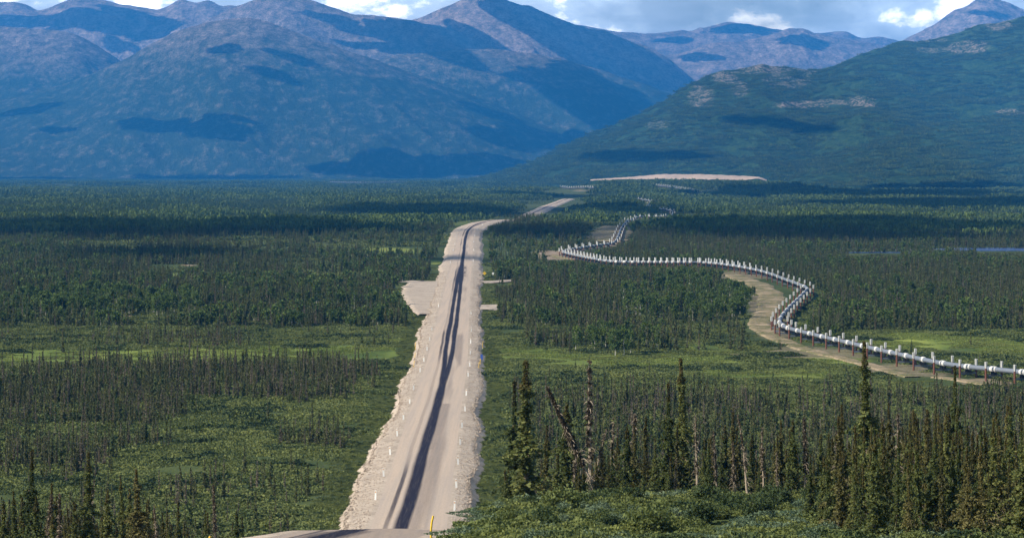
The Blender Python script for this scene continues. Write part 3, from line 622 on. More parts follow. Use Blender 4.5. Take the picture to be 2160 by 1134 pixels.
def yellow(px, py, label, sc=1.0, z=None):
    x_, y_, z_ = hit(px, py)
    if z is not None: x_, y_, z_ = z
    r_ = bpy.data.objects.new('culvert_marker', None); SC.collection.objects.link(r_); r_.location = (x_, y_, z_); r_.scale = (1, 1, sc); tag(r_, label, 'marker pole', 'yellow culvert marker poles')
    link('pole', myel, r_); link('band', mband, r_)
yellow(876, 742, 'yellow marker pole on the left bank of the road, topmost of three', 1.1); yellow(875, 764, 'yellow marker pole on the left bank of the road, middle one of three', 1.0); yellow(873, 784, 'yellow marker pole on the left bank of the road, lowest of three', 1.1)
yellow(1018, 738, 'yellow marker pole on the right bank of the road, topmost of three', 1.0); yellow(1013, 776, 'yellow marker pole on the right bank just below the blue and white marker', 1.0); yellow(1010, 786, 'yellow marker pole on the right bank of the road, lowest of three', 1.1)
x_, y_ = (909 - CX) / F * 178, 178.0
yellow(0, 0, 'large yellow marker pole leaning at the crest beside the near road', 0.95, (x_, y_, 24.2))
x_, y_ = (438 - CX) / F * 176, 176.0
yellow(0, 0, 'top of a yellow marker pole at the bottom edge left of the crest', 0.9, (x_, y_, 23.2))
def sign(px, py, name, label, cat, h, w, hh, mat, diamond=False):
    x_, y_, z_ = hit(px, py); r_ = bpy.data.objects.new(name, None); SC.collection.objects.link(r_); r_.location = (x_, y_, z_); tag(r_, label, cat)
    link('pole', MB().tube([(0, 0.06, -0.2), (0, 0.06, h)], 0.05, 6).mesh('pole', [M['steel']]), r_)
    b = MB(); b.box((0, 0, 0), (w, 0.02, hh)); me = b.mesh('panel', [M[mat]]); o_ = link('panel', me, r_, (0, 0, h - hh * 0.8)); o_.rotation_euler = (0, math.pi / 4 if diamond else 0, 0)
sign(1022, 588, 'road_sign', 'small yellow diamond sign beside the right-hand side road', 'road sign', 3.0, 0.62, 0.62, 'yellow', True)
sign(1040, 588, 'road_sign', 'small white sign right of the yellow diamond sign', 'road sign', 2.8, 0.45, 0.5, 'white')
sign(1016, 768, 'stream_sign', 'blue panel on a white post beside the stream at the right bank', 'sign', 2.4, 0.32, 0.7, 'blue')

# ------------------------------------------------------------------ plants: prototypes
def rdirs(n, flat=0.0):
    v = rng.normal(size=(n, 3)); v[:, 2] *= (1 - flat); return v / np.linalg.norm(v, axis=1)[:, None]
def leaves(B, C_, size, m=0, flat=0.0, asp=0.6, r=None):
    n = len(C_); U = rdirs(n, flat); V = np.cross(U, rdirs(n)); V /= np.linalg.norm(V, axis=1)[:, None] + 1e-9
    s = size * (0.6 + 0.8 * rng.random(n)); B.quads(C_, U * s[:, None] * 0.5, V * (s * asp)[:, None] * 0.5, m, r)
def spruce_points(H, R, nb, nl, lo=0.08, club=0.3, sparse=0.0):
    """needle tuft centres on drooping boughs of a narrow black spruce"""
    h = lo + (0.99 - lo) * rng.random(nb) ** 1.15
    prof = (1.01 - h) ** 1.1 * (0.6 + 0.4 * np.clip(h / 0.2, 0, 1)); prof = np.maximum(prof, club * .26 * np.exp(-((h - 0.93) / 0.03) ** 2))
    ring = 0.62 + 0.38 * np.sin(h * H * 4.2 + rng.random() * 6)
    L = R * np.maximum(prof, 0.05) * (0.30 + 0.95 * rng.random(nb)) * ring
    if sparse > 0: L = L * np.where(vnoise(h * 9, h * 0 + rng.random() * 99) < sparse, 0.25, 1)
    az = rng.random(nb) * 2 * math.pi
    ib = np.repeat(np.arange(nb), nl); s = rng.random(nb * nl) ** 0.6; l = L[ib] * s
    z = h[ib] * H - 0.45 * l - 0.12 * l * l + rng.normal(size=len(ib)) * 0.05
    j = rng.normal(size=(len(ib), 2)) * (0.02 + 0.08 * (1 - h[ib]))[:, None]
    return np.stack([np.cos(az[ib]) * l + j[:, 0], np.sin(az[ib]) * l + j[:, 1], z], 1), az, h, L
def trunk(B, H, r, m=0, n=6, lean=0.0):
    k = np.linspace(0, 1, 6); B.tube(np.stack([lean * k ** 1.5 * H + 0.06 * np.sin(k * 7), 0.05 * np.sin(k * 5), k * H - 0.3], 1), r * (1 - k * 0.93), n, m)
def spruce(H, R, nb, nl, leaf, kind='spruce', sparse=0.0, lo=0.08, club=0.35, fine=True):
    P, az, h, L = spruce_points(H, R, nb, nl, lo, club, sparse)
    cr = MB(); top = (P[:, 2] > H * 0.84) & (rng.random(len(P)) < .6)
    lf_ = 1.12 - .6 * np.clip(P[:, 2] / H, 0, 1) ** 2
    leaves(cr, P[~top], leaf * lf_[~top], 0, 0.6, 0.55); leaves(cr, P[top], leaf * lf_[top], 0 if 'mid' in kind else 1, 0.2, 0.7)
    for i in range(0, nb if fine else 0, max(1, nb // 60)):
        a = np.array([0, 0, h[i] * H]); e = a + np.array([math.cos(az[i]) * L[i], math.sin(az[i]) * L[i], -0.45 * L[i]]); cr.tube([a, e], [0.025, 0.008], 3, 2, False)
    tr = MB(); trunk(tr, H, (0.045 + 0.010 * H) * (1 if fine else .5))
    return cr, tr
def two(cr, tr, needle, name='black_spruce'):
    """(crown mesh, trunk mesh, joined mesh)"""
    c = cr.mesh('crown', [M[needle], M['cone'], M['bark']]); t = tr.mesh('trunk', [M['bark']])
    J = MB()
    for q, off in ((cr, 0), (tr, 2)):
        b0 = J.n
        for v in q.v: J.v.append(v)
        for f, mi, r in zip(q.f, q.m, q.r): J.f.append(np.asarray(f) + b0); J.m.append(mi + off); J.r.append(r)
        J.n += q.n
    return c, t, J.mesh(name, [M[needle], M['cone'], M['bark']])
NEAR = [two(*spruce(H, R, nb, nl, lf, k, sp), k) for H, R, nb, nl, lf, k, sp in
        [(10, 2.7, 420, 30, .165, 'spruce', .2), (9, 2.1, 360, 27, .16, 'olive', .32), (8, 1.8, 330, 26, .15, 'olive', .35), (7, 2.3, 360, 27, .16, 'spruce', .1), (9.5, 1.8, 340, 26, .15, 'spruce', .42), (6, 1.5, 260, 22, .14, 'spruce', .25)]]
MID = [two(*spruce(H, R, nb, nl, lf, k, sp, .05, .3, False), k)[2] for H, R, nb, nl, lf, k, sp in
       [(5, 1.1, 66, 6, .34, 'midgreen', 0), (5, .9, 60, 6, .30, 'midolive', .2), (5, .8, 52, 6, .28, 'midolive', .3), (5, 1.2, 66, 6, .36, 'midgreen', 0), (5, .65, 40, 5, .24, 'midbrown', .4), (5, .55, 34, 5, .22, 'midbrown', .5)]]
def leafy(H, R):
    b = MB(); trunk(b, H * .9, .07, 1)
    for i in range(16):
        a = rng.random() * 6.283; h = .3 + .65 * rng.random(); rr = R * math.sin(math.pi * min(1, (h - .2) / .85)) ** .7 * (.3 + .7 * rng.random())
        leaves(b, rng.normal(size=(11, 3)) * R * .24 + [math.cos(a) * rr, math.sin(a) * rr, h * H], .42, 0, .2, .8)
    return b.mesh('leafy_tree', [M['birch'], M['birchbark']])
MID += [leafy(5, 1.3), leafy(4.2, 1.1)]
def dead(H, R, nst, needles, lean=0.0):
    tr = MB(); trunk(tr, H, 0.05 + 0.012 * H, 0, 6, lean)
    k = rng.random(nst) * 0.9 + 0.08
    for q in k:
        a = rng.random() * 6.283; L = R * (1 - q * 0.75) * (0.4 + rng.random()); p = np.array([lean * q ** 1.5 * H, 0, q * H])
        tr.tube([p, p + np.array([math.cos(a) * L * .6, math.sin(a) * L * .6, -0.1 * L]), p + np.array([math.cos(a) * L, math.sin(a) * L, -0.5 * L])], [0.028, 0.018, 0.006], 3, 0, False)
    cr = MB(); P, *_ = spruce_points(H, R * 0.55, needles, 6, .35, .6, .3); P[:, 0] += lean * np.clip(P[:, 2] / H, 0, 1) ** 1.5 * H; leaves(cr, P, .2, 0)
    return cr.mesh('dry_twigs', [M['brown']]), tr.mesh('trunk', [M['deadwood']])
DEAD = [dead(9, .9, 90, 80), dead(8, .7, 70, 50), dead(7, .8, 80, 110), dead(9, .8, 80, 60, .12)]
def birch(H, R, ncl, nl, leaf):
    tr = MB(); trunk(tr, H * .92, 0.05 + 0.011 * H, 0, 6, rng.normal() * .03); cr = MB()
    for i in range(ncl):
        a = rng.random() * 6.283; h = .30 + .68 * rng.random(); rr = R * math.sin(math.pi * min(1, (h - .22) / .85)) ** .7 * (0.3 + .7 * rng.random())
        c = np.array([math.cos(a) * rr, math.sin(a) * rr, h * H]); q = rng.normal(size=(nl, 3)) * R * .22; leaves(cr, q + c, leaf, 0, 0.2, .8)
        tr.tube([(0, 0, h * H * .8), c], [0.04, 0.012], 3, 0, False)
    return cr.mesh('crown', [M['birch']]), tr.mesh('trunk', [M['birchbark']])
BIRCH = [birch(8, 1.9, 34, 22, .38), birch(7, 1.5, 28, 22, .36), birch(9, 2.1, 36, 24, .4)]
def bush(R, H, n, leaf, mat, ncl=14):
    b = MB()
    for i in range(ncl):
        a = rng.random() * 6.283; q = R * .65 * math.sqrt(rng.random()); c = np.array([math.cos(a) * q, math.sin(a) * q, H * (.3 + .35 * rng.random())])
        P = c + rng.normal(size=(n // ncl, 3)) * np.array([R * .26, R * .26, H * .2]); P[:, 2] = np.maximum(P[:, 2], .02); leaves(b, P, leaf, 0, .2, .6)
    s = MB()
    for i in range(7): a = i * .9; s.tube([(0, 0, -.1), (math.cos(a) * R * .3, math.sin(a) * R * .3, H * .4), (math.cos(a) * R * .6, math.sin(a) * R * .6, H * .75)], [.03, .02, .008], 4, 0, False)
    return b.mesh('foliage', [M[mat]]), s.mesh('stem', [M['bark']])
BUSH = [bush(1.0, 1.5, 2200, .13, 'darkshrub'), bush(1.2, 1.3, 2400, .13, 'shrub'), bush(.9, 1.1, 1800, .11, 'sage'), bush(1.3, 1.7, 2600, .14, 'darkshrub', 18)]
def patch(S, n, leaf, hmax, mats, seed, mound=3.0):
    """a piece of ground cover: low leaves gathered into clumps"""
    b = MB(); P = (rng.random((n, 2)) - .5) * S
    c = fbm(P[:, 0] / mound + seed * 7, P[:, 1] / mound, 3, seed); z = hmax * np.clip((c - .32) / .36, 0.04, 1) * rng.random(n) ** .45
    edge = np.clip((S * .5 - np.abs(P).max(1)) / (S * .15), 0.15, 1)
    m = (fbm(P[:, 0] / (mound * 1.6), P[:, 1] / (mound * 1.6), 2, seed + 50) > .5).astype(int) if len(mats) > 1 else np.zeros(n, int)
    C_ = np.stack([P[:, 0], P[:, 1], z * edge], 1)
    for k in range(len(mats)): leaves(b, C_[m == k], leaf, k, .3, .6)
    return b.mesh('low_shrubs', [M[q] for q in mats])
PFINE = [patch(5, 3200, .11, .55, ['shrub', 'lowgreen'], 1, 1.4), patch(5, 3200, .10, .45, ['sage', 'lowgreen'], 2, 1.2), patch(5, 3200, .12, .7, ['darkshrub', 'shrub'], 3, 1.6)]
PMID = [patch(13, 3000, .34, .65, ['shrub'], 4, 3.2), patch(13, 3000, .34, .55, ['shrub', 'lowgreen'], 5, 3), patch(13, 3000, .36, .95, ['darkshrub', 'shrub'], 6, 3.5)]
PMEAD = [patch(13, 2600, .26, .22, ['grass'], 7, 5), patch(13, 2600, .26, .28, ['grass', 'lowgreen'], 8, 5)]
PFAR = [patch(42, 3600, .9, 1.1, ['shrub'], 9, 9), patch(42, 3600, .9, 1.3, ['darkshrub', 'shrub'], 10, 10)]
def stand(S, nt, hm, dec, seed, foot=1.0, tri=10):
    """a far piece of forest: many slender crowns"""
    b = MB()
    for i in range(nt):
        x0, y0 = (rng.random(2) - .5) * S; h = hm * (0.55 + .6 * rng.random()); isd = rng.random() < dec
        k = tri; u = rng.random(k); r0 = (1.5 if isd else .75) * foot
        if isd: P = np.stack([rng.normal(size=k) * r0 * .6, rng.normal(size=k) * r0 * .6, h * (.3 + .6 * u)], 1); sz = 1.9 * foot
        else: P = np.stack([rng.normal(size=k) * r0 * .45 * (1.05 - u), rng.normal(size=k) * r0 * .45 * (1.05 - u), h * (.06 + .92 * u)], 1); sz = 1.0 * foot
        U = rdirs(k, .4); V = np.tile([0, 0, 1.0], (k, 1)) + .4 * rdirs(k); s = sz * (1 if isd else (1.25 - u)[:, None])
        b.quads(P + [x0, y0, 0], U * s * .42, V * s * .62, 1 if isd else 0, np.clip(rng.random(k) * .5 + rng.random() * .5, 0, 1))
    return b.mesh('forest_stand', [M['far_spruce'], M['birch'], M['brown']])
STA = [stand(40, 80, 7.0, 0.04, 1), stand(40, 60, 6, .0, 2), stand(40, 80, 7.0, .45, 3), stand(40, 46, 5, .1, 4)]
STB = [stand(90, 210, 8, .06, 5, 1.7, 7), stand(90, 190, 8, .35, 6, 1.7, 7), stand(90, 140, 7, .1, 7, 1.7, 7)]

def scatter(name, pts, rot, scl, idx, protos, kind='stuff', label=None, cat=None):
    col = bpy.data.collections.new(name + '_kinds')
    for i, me in enumerate(protos):
        o = bpy.data.objects.new('%s_kind_%02d' % (name, i), me); col.objects.link(o)
    me = bpy.data.meshes.new(name); n = len(pts); me.vertices.add(n); me.vertices.foreach_set('co', np.asarray(pts, np.float32).ravel())
    for k, a, ty in (('rz', rot, 'FLOAT'), ('sc', scl, 'FLOAT'), ('pick', idx, 'INT')):
        at = me.attributes.new(k, ty, 'POINT'); at.data.foreach_set('value', np.asarray(a, np.int32 if ty == 'INT' else np.float32))
    me.update(); o = link(name, me, kind=kind, label=label, cat=cat)
    g = bpy.data.node_groups.new(name, 'GeometryNodeTree'); g.interface.new_socket('Geometry', in_out='INPUT', socket_type='NodeSocketGeometry'); g.interface.new_socket('Geometry', in_out='OUTPUT', socket_type='NodeSocketGeometry')
    gi = g.nodes.new('NodeGroupInput'); go = g.nodes.new('NodeGroupOutput'); ip = g.nodes.new('GeometryNodeInstanceOnPoints'); ci = g.nodes.new('GeometryNodeCollectionInfo')
    ci.inputs[0].default_value = col; ci.inputs['Separate Children'].default_value = True; ci.inputs['Reset Children'].default_value = True; ip.inputs['Pick Instance'].default_value = True
    def na(nm, ty):
        q = g.nodes.new('GeometryNodeInputNamedAttribute'); q.data_type = ty; q.inputs[0].default_value = nm; return q.outputs[0]
    cx = g.nodes.new('ShaderNodeCombineXYZ'); L = g.links.new; L(na('rz', 'FLOAT'), cx.inputs[2])
    L(gi.outputs[0], ip.inputs['Points']); L(ci.outputs[0], ip.inputs['Instance']); L(na('pick', 'INT'), ip.inputs['Instance Index']); L(cx.outputs[0], ip.inputs['Rotation'])
    cs = g.nodes.new('ShaderNodeCombineXYZ'); s_ = na('sc', 'FLOAT'); [L(s_, cs.inputs[k]) for k in range(3)]; L(cs.outputs[0], ip.inputs['Scale']); L(ip.outputs[0], go.inputs[0])
    o.modifiers.new('scatter', 'NODES').node_group = g; return o

# ------------------------------------------------------------------ what must stay in view behind the trees (road bend, tracks, water, pipeline)
def keep_pts(lst):
    out = []
    for a, b in lst:
        h = hit(a, b); out.append((a, b, h[1]))
    KEEP.append(np.array(out))
ddk = np.concatenate([np.arange(900, 2080, 5.0), np.arange(2700, 4500, 8.0)])
for u in (-8, -4, 0, 4, 8):
    xx = xr(ddk) + u; qx, qy = proj(xx, ddk, zroad(ddk)); KEEP.append(np.stack([qx, qy, ddk], 1))
keep_pts([(a, 531) for a in range(2060, 2300, 4)] + [(a, 536) for a in range(1790, 1900, 5)] + [(a, 608) for a in range(856, 940, 4)] + [(a, 600) for a in range(1010, 1075, 4)])
keep_pts([(a, 664) for a in range(268, 325, 4)] + [(a, 684) for a in range(45, 96, 4)] + [(a, 558) for a in range(325, 420, 4)] + [(a, 690) for a in range(1130, 1195, 4)])
keep_pts([(a + o, b) for a, b in ((1550,585),(1575,592),(1600,602),(1625,620),(1630,640),(1620,660),(1600,690),(1600,700),(1625,715),(1690,742),(1760,758),(1850,784),(1925,803),(2030,810)) for o in range(-26, 27, 4)])
keep_pts([(a, 546) for a in range(1150, 1240, 4)] + [(a, 505) for a in range(1268, 1300, 3)])
KP = np.concatenate(KEEP); KCOL = [[] for _ in range(360)]
for a, b, d in KP:
    k = int((a + 500) // 10)
    if 0 <= k < 360: KCOL[k].append((b, d))
KCOL = [np.array(sorted(q, key=lambda w: w[1])) if q else None for q in KCOL]
def cap_height(x, y, z, h):
    """highest a tree may stand so that it does not hide what the photo shows behind it"""
    px = CX + F * x / y; k = ((px + 500) // 10).astype(int); out = h.copy()
    for i in range(len(x)):
        if not 1 <= k[i] < 359: continue
        for kk in (k[i] - 1, k[i], k[i] + 1) if y[i] < 700 else (k[i],):
            q = KCOL[kk]
            if q is None: continue
            q = q[q[:, 1] > y[i] + 1]
            if len(q): out[i] = min(out[i], HC - (q[:, 0].max() + 1 - HY) / F * y[i] - z[i])
    return out
def clear_of(x, y, rroad, rpipe):
    ok = np.abs(x - xr(y)) > rroad
    gx = {}
    cell = 16.0
    for a, b in PIPEXY[::4]: gx.setdefault((int(a // cell), int(b // cell)), []).append((a, b))
    for i in np.where(ok)[0]:
        c0, c1 = int(x[i] // cell), int(y[i] // cell)
        for da in (-1, 0, 1):
            for db in (-1, 0, 1):
                for a, b in gx.get((c0 + da, c1 + db), ()):
                    if (a - x[i]) ** 2 + (b - y[i]) ** 2 < rpipe ** 2: ok[i] = False
    return ok
def off_track(x, y, pad):
    T_ = np.concatenate(TRK); ok = np.ones(len(x), bool)
    for a, b, w in T_:
        k = np.where((np.abs(x - a) < w + pad) & (np.abs(y - b) < (w + pad) * 1.3))[0]; ok[k] = False
    return ok
def rnd_fan(n, d0, d1, p0=-400, p1=2560):
    d = np.sqrt(d0 ** 2 + (d1 ** 2 - d0 ** 2) * rng.random(n)); px = p0 + (p1 - p0) * rng.random(n); return (px - CX) / F * d, d
def area(d0, d1, p0=-400, p1=2560): return (p1 - p0) / F * (d1 ** 2 - d0 ** 2) / 2
def bl(px, py, cx, cy, rx, ry): return sstep(1.4, 0.6, ((px - cx) / rx) ** 2 + ((py - cy) / ry) ** 2)
def dens(px, py, x, y):
    """spruces per square metre and their height, from how thickly each part of the valley is wooded"""
    n1 = fbm(x / 28, y / 45, 3, 201); n2 = fbm(x / 9, y / 9, 2, 202); left = x < xr(y)
    D = np.where(left, .11, .10) * np.ones_like(px); H = 6.0 + 0 * px
    a = left & (py > 772); D = np.where(a, .26 * sstep(.32, .50, n1), D); H = np.where(a, 4.4 + .8 * sstep(900, 780, py), H)
    D = np.where(a, D * (1 - .93 * bl(px, py, 590, 905, 230, 26)) * (1 - .8 * bl(px, py, 700, 1030, 230, 80)) * (1 - .7 * bl(px, py, 300, 1090, 330, 40)) * (1 - .5 * bl(px, py, 120, 920, 150, 20)), D)
    a = left & (py > 732) & (py <= 775); D = np.where(a, .003, D)
    a = left & (py > 690) & (py <= 732); D = np.where(a, .016 + .14 * bl(px, py, 360, 722, 170, 18), D); H = np.where(a, 3.6, H)
    a = left & (py > 560) & (py <= 690); D = np.where(a, .105 * sstep(.36, .52, n1) + .01, D); H = np.where(a, 6.0, H)
    a = left & (py <= 560); D = np.where(a, .06 * sstep(.35, .5, n1) + .1 * bl(px, py, 340, 546, 240, 18), D); H = np.where(a, 5.5, H)
    r = ~left
    a = r & (py > 835); D = np.where(a, .14 * sstep(.26, .46, n1), D); H = np.where(a, 5.2, H)
    a = r & (py > 742) & (py <= 835); D = np.where(a, .006, D); H = np.where(a, 3.0, H)
    a = a & (px < 1500) & (py > 800); D = np.where(a, .03, D)
    a = r & (px > 1780) & (py > 698) & (py <= 835); D = np.where(a, .003, D)
    a = r & (py <= 742) & (px < 1640); D = np.where(a, .105 * sstep(.30, .46, n1) + .015, D); H = np.where(a, 6.0, H)
    D = np.where(r & (px < 1040 + 20 * n1 + (py - 700) * .08) & (py > 560), D * .05, D)
    D = np.where(r & (px < 1110) & (py > 690) & (py < 760), .001, D)
    D = np.where(left & (px > 870 - (py - 700) * .46 - 26) & (py > 690), D * .06, D)
    D = np.where(r & (px > 1040) & (px < 1190) & (py > 500) & (py < 560), D * .25, D)
    D = D * (1 - .7 * bl(px, py, 1450, 655, 160, 60)) * (1 - .6 * bl(px, py, 210, 655, 240, 26)) * (1 - .5 * bl(px, py, 1300, 735, 90, 18))
    return D * (0.35 + 1.3 * sstep(.3, .6, n2)), H

# ------------------------------------------------------------------ single trees of the near slope and the plain
GRP = 'spruces on the near slope and the plain'
def put_tree(x, y, h, kind, label, proto=None, rz=None, lean=0.0, group=None, wide=1.0):
    z = float(zt(np.array(x), np.array(y))); r_ = bpy.data.objects.new(kind, None); SC.collection.objects.link(r_); r_.location = (x, y, z - .05)
    if kind == 'black_spruce':
        c, t = NEAR[proto][:2]; s = h / (10, 9, 8, 7, 9.5, 6)[proto]; nm = ('crown', 'trunk'); cat = 'spruce'
    elif kind == 'dead_spruce': c, t = DEAD[proto]; s = h / (9, 8, 7, 9, 9)[proto]; nm = ('dry_twigs', 'trunk'); cat = 'dead tree'
    elif kind == 'birch_tree': c, t = BIRCH[proto]; s = h / (8, 7, 9)[proto]; nm = ('crown', 'trunk'); cat = 'birch'
    else: c, t = BUSH[proto]; s = h / (1.5, 1.3, 1.1, 1.7)[proto]; nm = ('foliage', 'stem'); cat = 'bush'
    r_.scale = (s * wide, s * wide, s); r_.rotation_euler = (rng.normal() * .015, lean, rng.random() * 6.28 if rz is None else rz)
    link(nm[0], c, r_); link(nm[1], t, r_); tag(r_, label, cat, group); return r_
def base_at(px, d): return (px - CX) / F * d, d
HEROES = [ # px, distance, pixel row of the top, prototype, width, label
 (1108,186,757,4,1.5,'tall slender spruce with a dark knotted tip, nearest the road on the right'),(1084,190,800,0,.95,'spruce of medium height standing against the left side of the tallest roadside spruce'),(1192,196,850,3,1.15,'full dark spruce right of the tallest roadside spruce'),
 (1151,200,893,1,1.0,'short spruce between the tall roadside spruce and the full dark one'),(1068,184,985,5,.9,'narrow young spruce at the left end of the roadside clump'),(1410,205,803,0,1.0,'bushy spruce with a full crown left of the tall slim one above the brush'),(1446,210,752,4,1.15,'tall slim spruce standing well above its neighbours right of the leaning dead tree'),
 (1829,170,717,4,1.15,'tallest spruce of the right-hand forest, its tip crossing the pipeline'),(2014,190,768,0,.9,'tall spruce whose tip stands in front of the pipeline near the right edge'),(1360,215,876,1,1.0,'dark narrow spruce just left of the bushy spruce above the brush'),
 (62,176,945,0,1.0,'tall narrow spruce at the far left of the bottom edge'),(186,178,952,4,1.3,'slim brown-tipped spruce second from the left among the bottom trees'),(294,176,985,1,1.35,'brown-topped leaning spruce third from the left among the bottom trees'),(262,180,1000,4,.9,'thin spruce just left of the brown-topped leaning spruce'),
 (75,150,1045,3,1.0,'short blue-green spruce below the tall narrow one at the left edge'),(112,150,1085,3,1.0,'low full spruce at the bottom left edge'),(1955,170,860,1,1.1,'olive spruce left of the one whose tip crosses the pipeline near the right edge'),(1775,176,850,1,1.,'olive spruce immediately left of the tallest right-hand spruce'),
 (1710,150,955,0,1.0,'dark shaded spruce low in the right-hand forest above the open brush'),(1545,200,860,2,1.0,'thin spruce midway between the tall slim one and the bleached split snag'),(1330,198,900,5,1.0,'small spruce right of the leaning dead tree'),(2125,165,850,1,1.,'dense olive spruce at the right edge of the forest')]
def top_h(px, d, py):
    x, y = base_at(px, d); return HC - (py - HY) / F * d - float(zt(np.array(x), np.array(y)))
NS = 0
for px, d, py, pr, wd_, lab in HEROES:
    x, y = base_at(px, d); put_tree(x, y, max(2, top_h(px, d, py)), 'black_spruce', lab, pr, None, .04 if 'leaning' in lab else 0, wide=wd_); NS += 1
# bleached and leaning dead trees
DEAD.append(dead(9, .9, 150, 330))
x, y = base_at(1270, 190); put_tree(x, y, 9.6, 'dead_spruce', 'long dead spruce leaning steeply left over the brush', 4, 0, -.43)
x, y = base_at(1243, 196); put_tree(x, y, top_h(1243, 196, 757), 'dead_spruce', 'upright bare dead spruce behind the steeply leaning one', 1, None, .0)
x, y = base_at(1578, 190); put_tree(x, y, top_h(1578, 190, 870), 'dead_spruce', 'bleached split snag at the upper edge of the open brush', 3, 2.9, 0)
for px, d, py in ((1470,195,870),(1515,200,905),(1610,195,900),(1860,175,880),(1898,185,870),(2005,165,950),(1700,190,880),(1765,180,905),(1285,200,880),(1240,192,890),(1205,190,930),(2070,175,900),(1330,210,870),(2110,150,1000),(1425,190,960),(90,168,1040),(125,165,1040),(330,172,1060),(455,178,1020),(180,200,1010),(1640,180,950),(1930,160,960),(1550,190,930),(1795,160,1000)):
    x, y = base_at(px, d); pr = int(rng.integers(0, 4))
    put_tree(x, y, max(2.5, top_h(px, d, py)), 'dead_spruce', 'dry brown dead spruce with broken twigs standing among the living spruces' if px > 1000 else 'dry brown dead spruce among the trees at the bottom left', pr, None, rng.normal() * .07, 'dead spruces among the living ones')
BH = [(1480,1106,.85,0,'round dark alder bush in the open brush, left one of the darkest two'),(1600,1093,.8,3,'round dark alder bush in the open brush, right one of the darkest two'),(1366,1128,1.0,1,'green willow bush at the bottom edge of the open brush'),(1290,1118,.6,0,'small dark bush left of the green willow bush at the bottom edge')]
def near_hit(px, py):
    a = (px - CX) / F; d = np.arange(110, 215, .5); g = zt(a * d, d); r = HC + (HY - py) / F * d; k = np.where(r < g)[0]; i = k[0] if len(k) else len(d) - 1; return a * d[i], d[i]
for px, py, h, pr, lab in BH: x, y = near_hit(px, py); put_tree(x, y, h * 1.5, 'willow_bush', lab, pr)
nb_ = 0
while nb_ < 100:
    px = rng.uniform(1040, 2200); py = rng.uniform(1048, 1180) ; x, y = near_hit(px, py)
    if x < xr(np.array(y)) + 7.5: continue
    dark_ = py < 1075 + 10 * rng.random(); h = rng.uniform(.7, 1.4) if dark_ else rng.uniform(.35, .8)
    put_tree(x, y, h, 'willow_bush', 'leafy green bush in the dark thicket at the foot of the near spruces' if dark_ else 'low pale green bush in the open brush of the near slope', int(rng.choice([0, 3, 1] if dark_ else [1, 2, 2])), group='bushes on the near slope'); nb_ += 1
# forest of the near slope
n = 5000; x, y = rnd_fan(n, 112, 345); z = zt(x, y); px, py = proj(x, y, z)
right = x > xr(y) + 9
brow = np.where(px < 1700, 180 + 8 * fbm(px / 60, px * 0, 2, 301), np.interp(px, [1700, 1760, 2320], [170, 128, 112]))
p_ok = np.where(right & (px > 1052), np.where(y > brow, .9, 0), np.where((x < xr(y) - 13) & (px < 520) & (y < 320), np.where(px < 360, .75, .5), 0))
p_ok = p_ok * sstep(.25, .45, fbm(x / 9, y / 9, 2, 303))
hh = np.where(right, 3.4 + 4.6 * rng.random(n) ** 1.3, 5.0 + 3 * rng.random(n)); hh = np.where(right & (px < 1120), hh * .75, hh)
ceil_ = np.where(right, np.interp(px, [1050, 1150, 1400, 1700, 2200], [930, 925, 905, 865, 845]), np.interp(px, [0, 300, 520], [1015, 1045, 1090])) - 25 + 120 * rng.random(n) ** .8
hc = HC - (ceil_ - HY) / F * y - z; hh = np.minimum(hh, hc)
sel = np.where((rng.random(n) < p_ok) & (hh > 1.8) & (proj(x, y, z + hh)[1] < 1150))[0]
sel = sel[np.argsort(y[sel])]
LEFT = []
for q in sel:
    if NS < 300:
        right_ = x[q] > xr(np.array(y[q])); lab = 'slender green and brown spruce packed in the right-hand forest of the near slope' if right_ else 'narrow spruce at the foot of the near slope left of the road'
        put_tree(float(x[q]), float(y[q]), float(hh[q]), 'black_spruce', lab, int(rng.choice([0, 1, 1, 2, 2, 3, 4, 4, 5])), wide=float(rng.uniform(.6, 1.15)), lean=float(rng.normal() * .02), group=('spruces of the right-hand near forest' if right_ else 'spruces left of the near road')); NS += 1
    else: LEFT.append(q)
q = np.array(LEFT, int); print('near spruces', len(sel), 'stuff', len(q))
if len(q):
    idx = rng.choice([0, 1, 1, 2, 2, 3, 4, 4, 5], len(q)); base = np.array([10, 9, 8, 7, 9.5, 6])[idx]
    scatter('spruce_thicket', np.stack([x[q], y[q], z[q]], 1), rng.random(len(q)) * 6.28, hh[q] / base, idx, [t[2] for t in NEAR])

# stunted spruces of the plain (far more than one could list)
d1 = 2000; A = area(335, d1); n = int(A * .3); x, y = rnd_fan(n, 335, d1); z = zt(x, y); px, py = proj(x, y, z)
D_, H_ = dens(px, py, x, y); D_ = D_ * np.where(blobs(px, py, MEADOWS, 31) > .35, .06, .85)
keep = rng.random(n) < D_ / .3 * np.where(y > 1300, .75, 1)
x, y, z, px, py, H_ = (a[keep] for a in (x, y, z, px, py, H_))
ok = clear_of(x, y, 15.0, 9.0) & off_track(x, y, 1.5); x, y, z, px, py, H_ = (a[ok] for a in (x, y, z, px, py, H_))
h = H_ * (0.45 + .75 * rng.random(len(x)) ** 1.2); h = np.minimum(h, cap_height(x, y, z, h)); ok = (h > 1.2) & off_track(x, y, 3); x, y, z, px, py, h = (a[ok] for a in (x, y, z, px, py, h))
brown = sstep(.42, .6, fbm(x / 40, y / 60, 3, 210)); rr = rng.random(len(x))
idx = np.where(rr < (.14 + .34 * brown) * (1 - .5 * sstep(900, 1400, y)) + .22 * ((x > xr(y)) & (py > 830)), rng.choice([1, 2, 4, 5], len(x)), rng.choice([0, 1, 2, 3], len(x)))
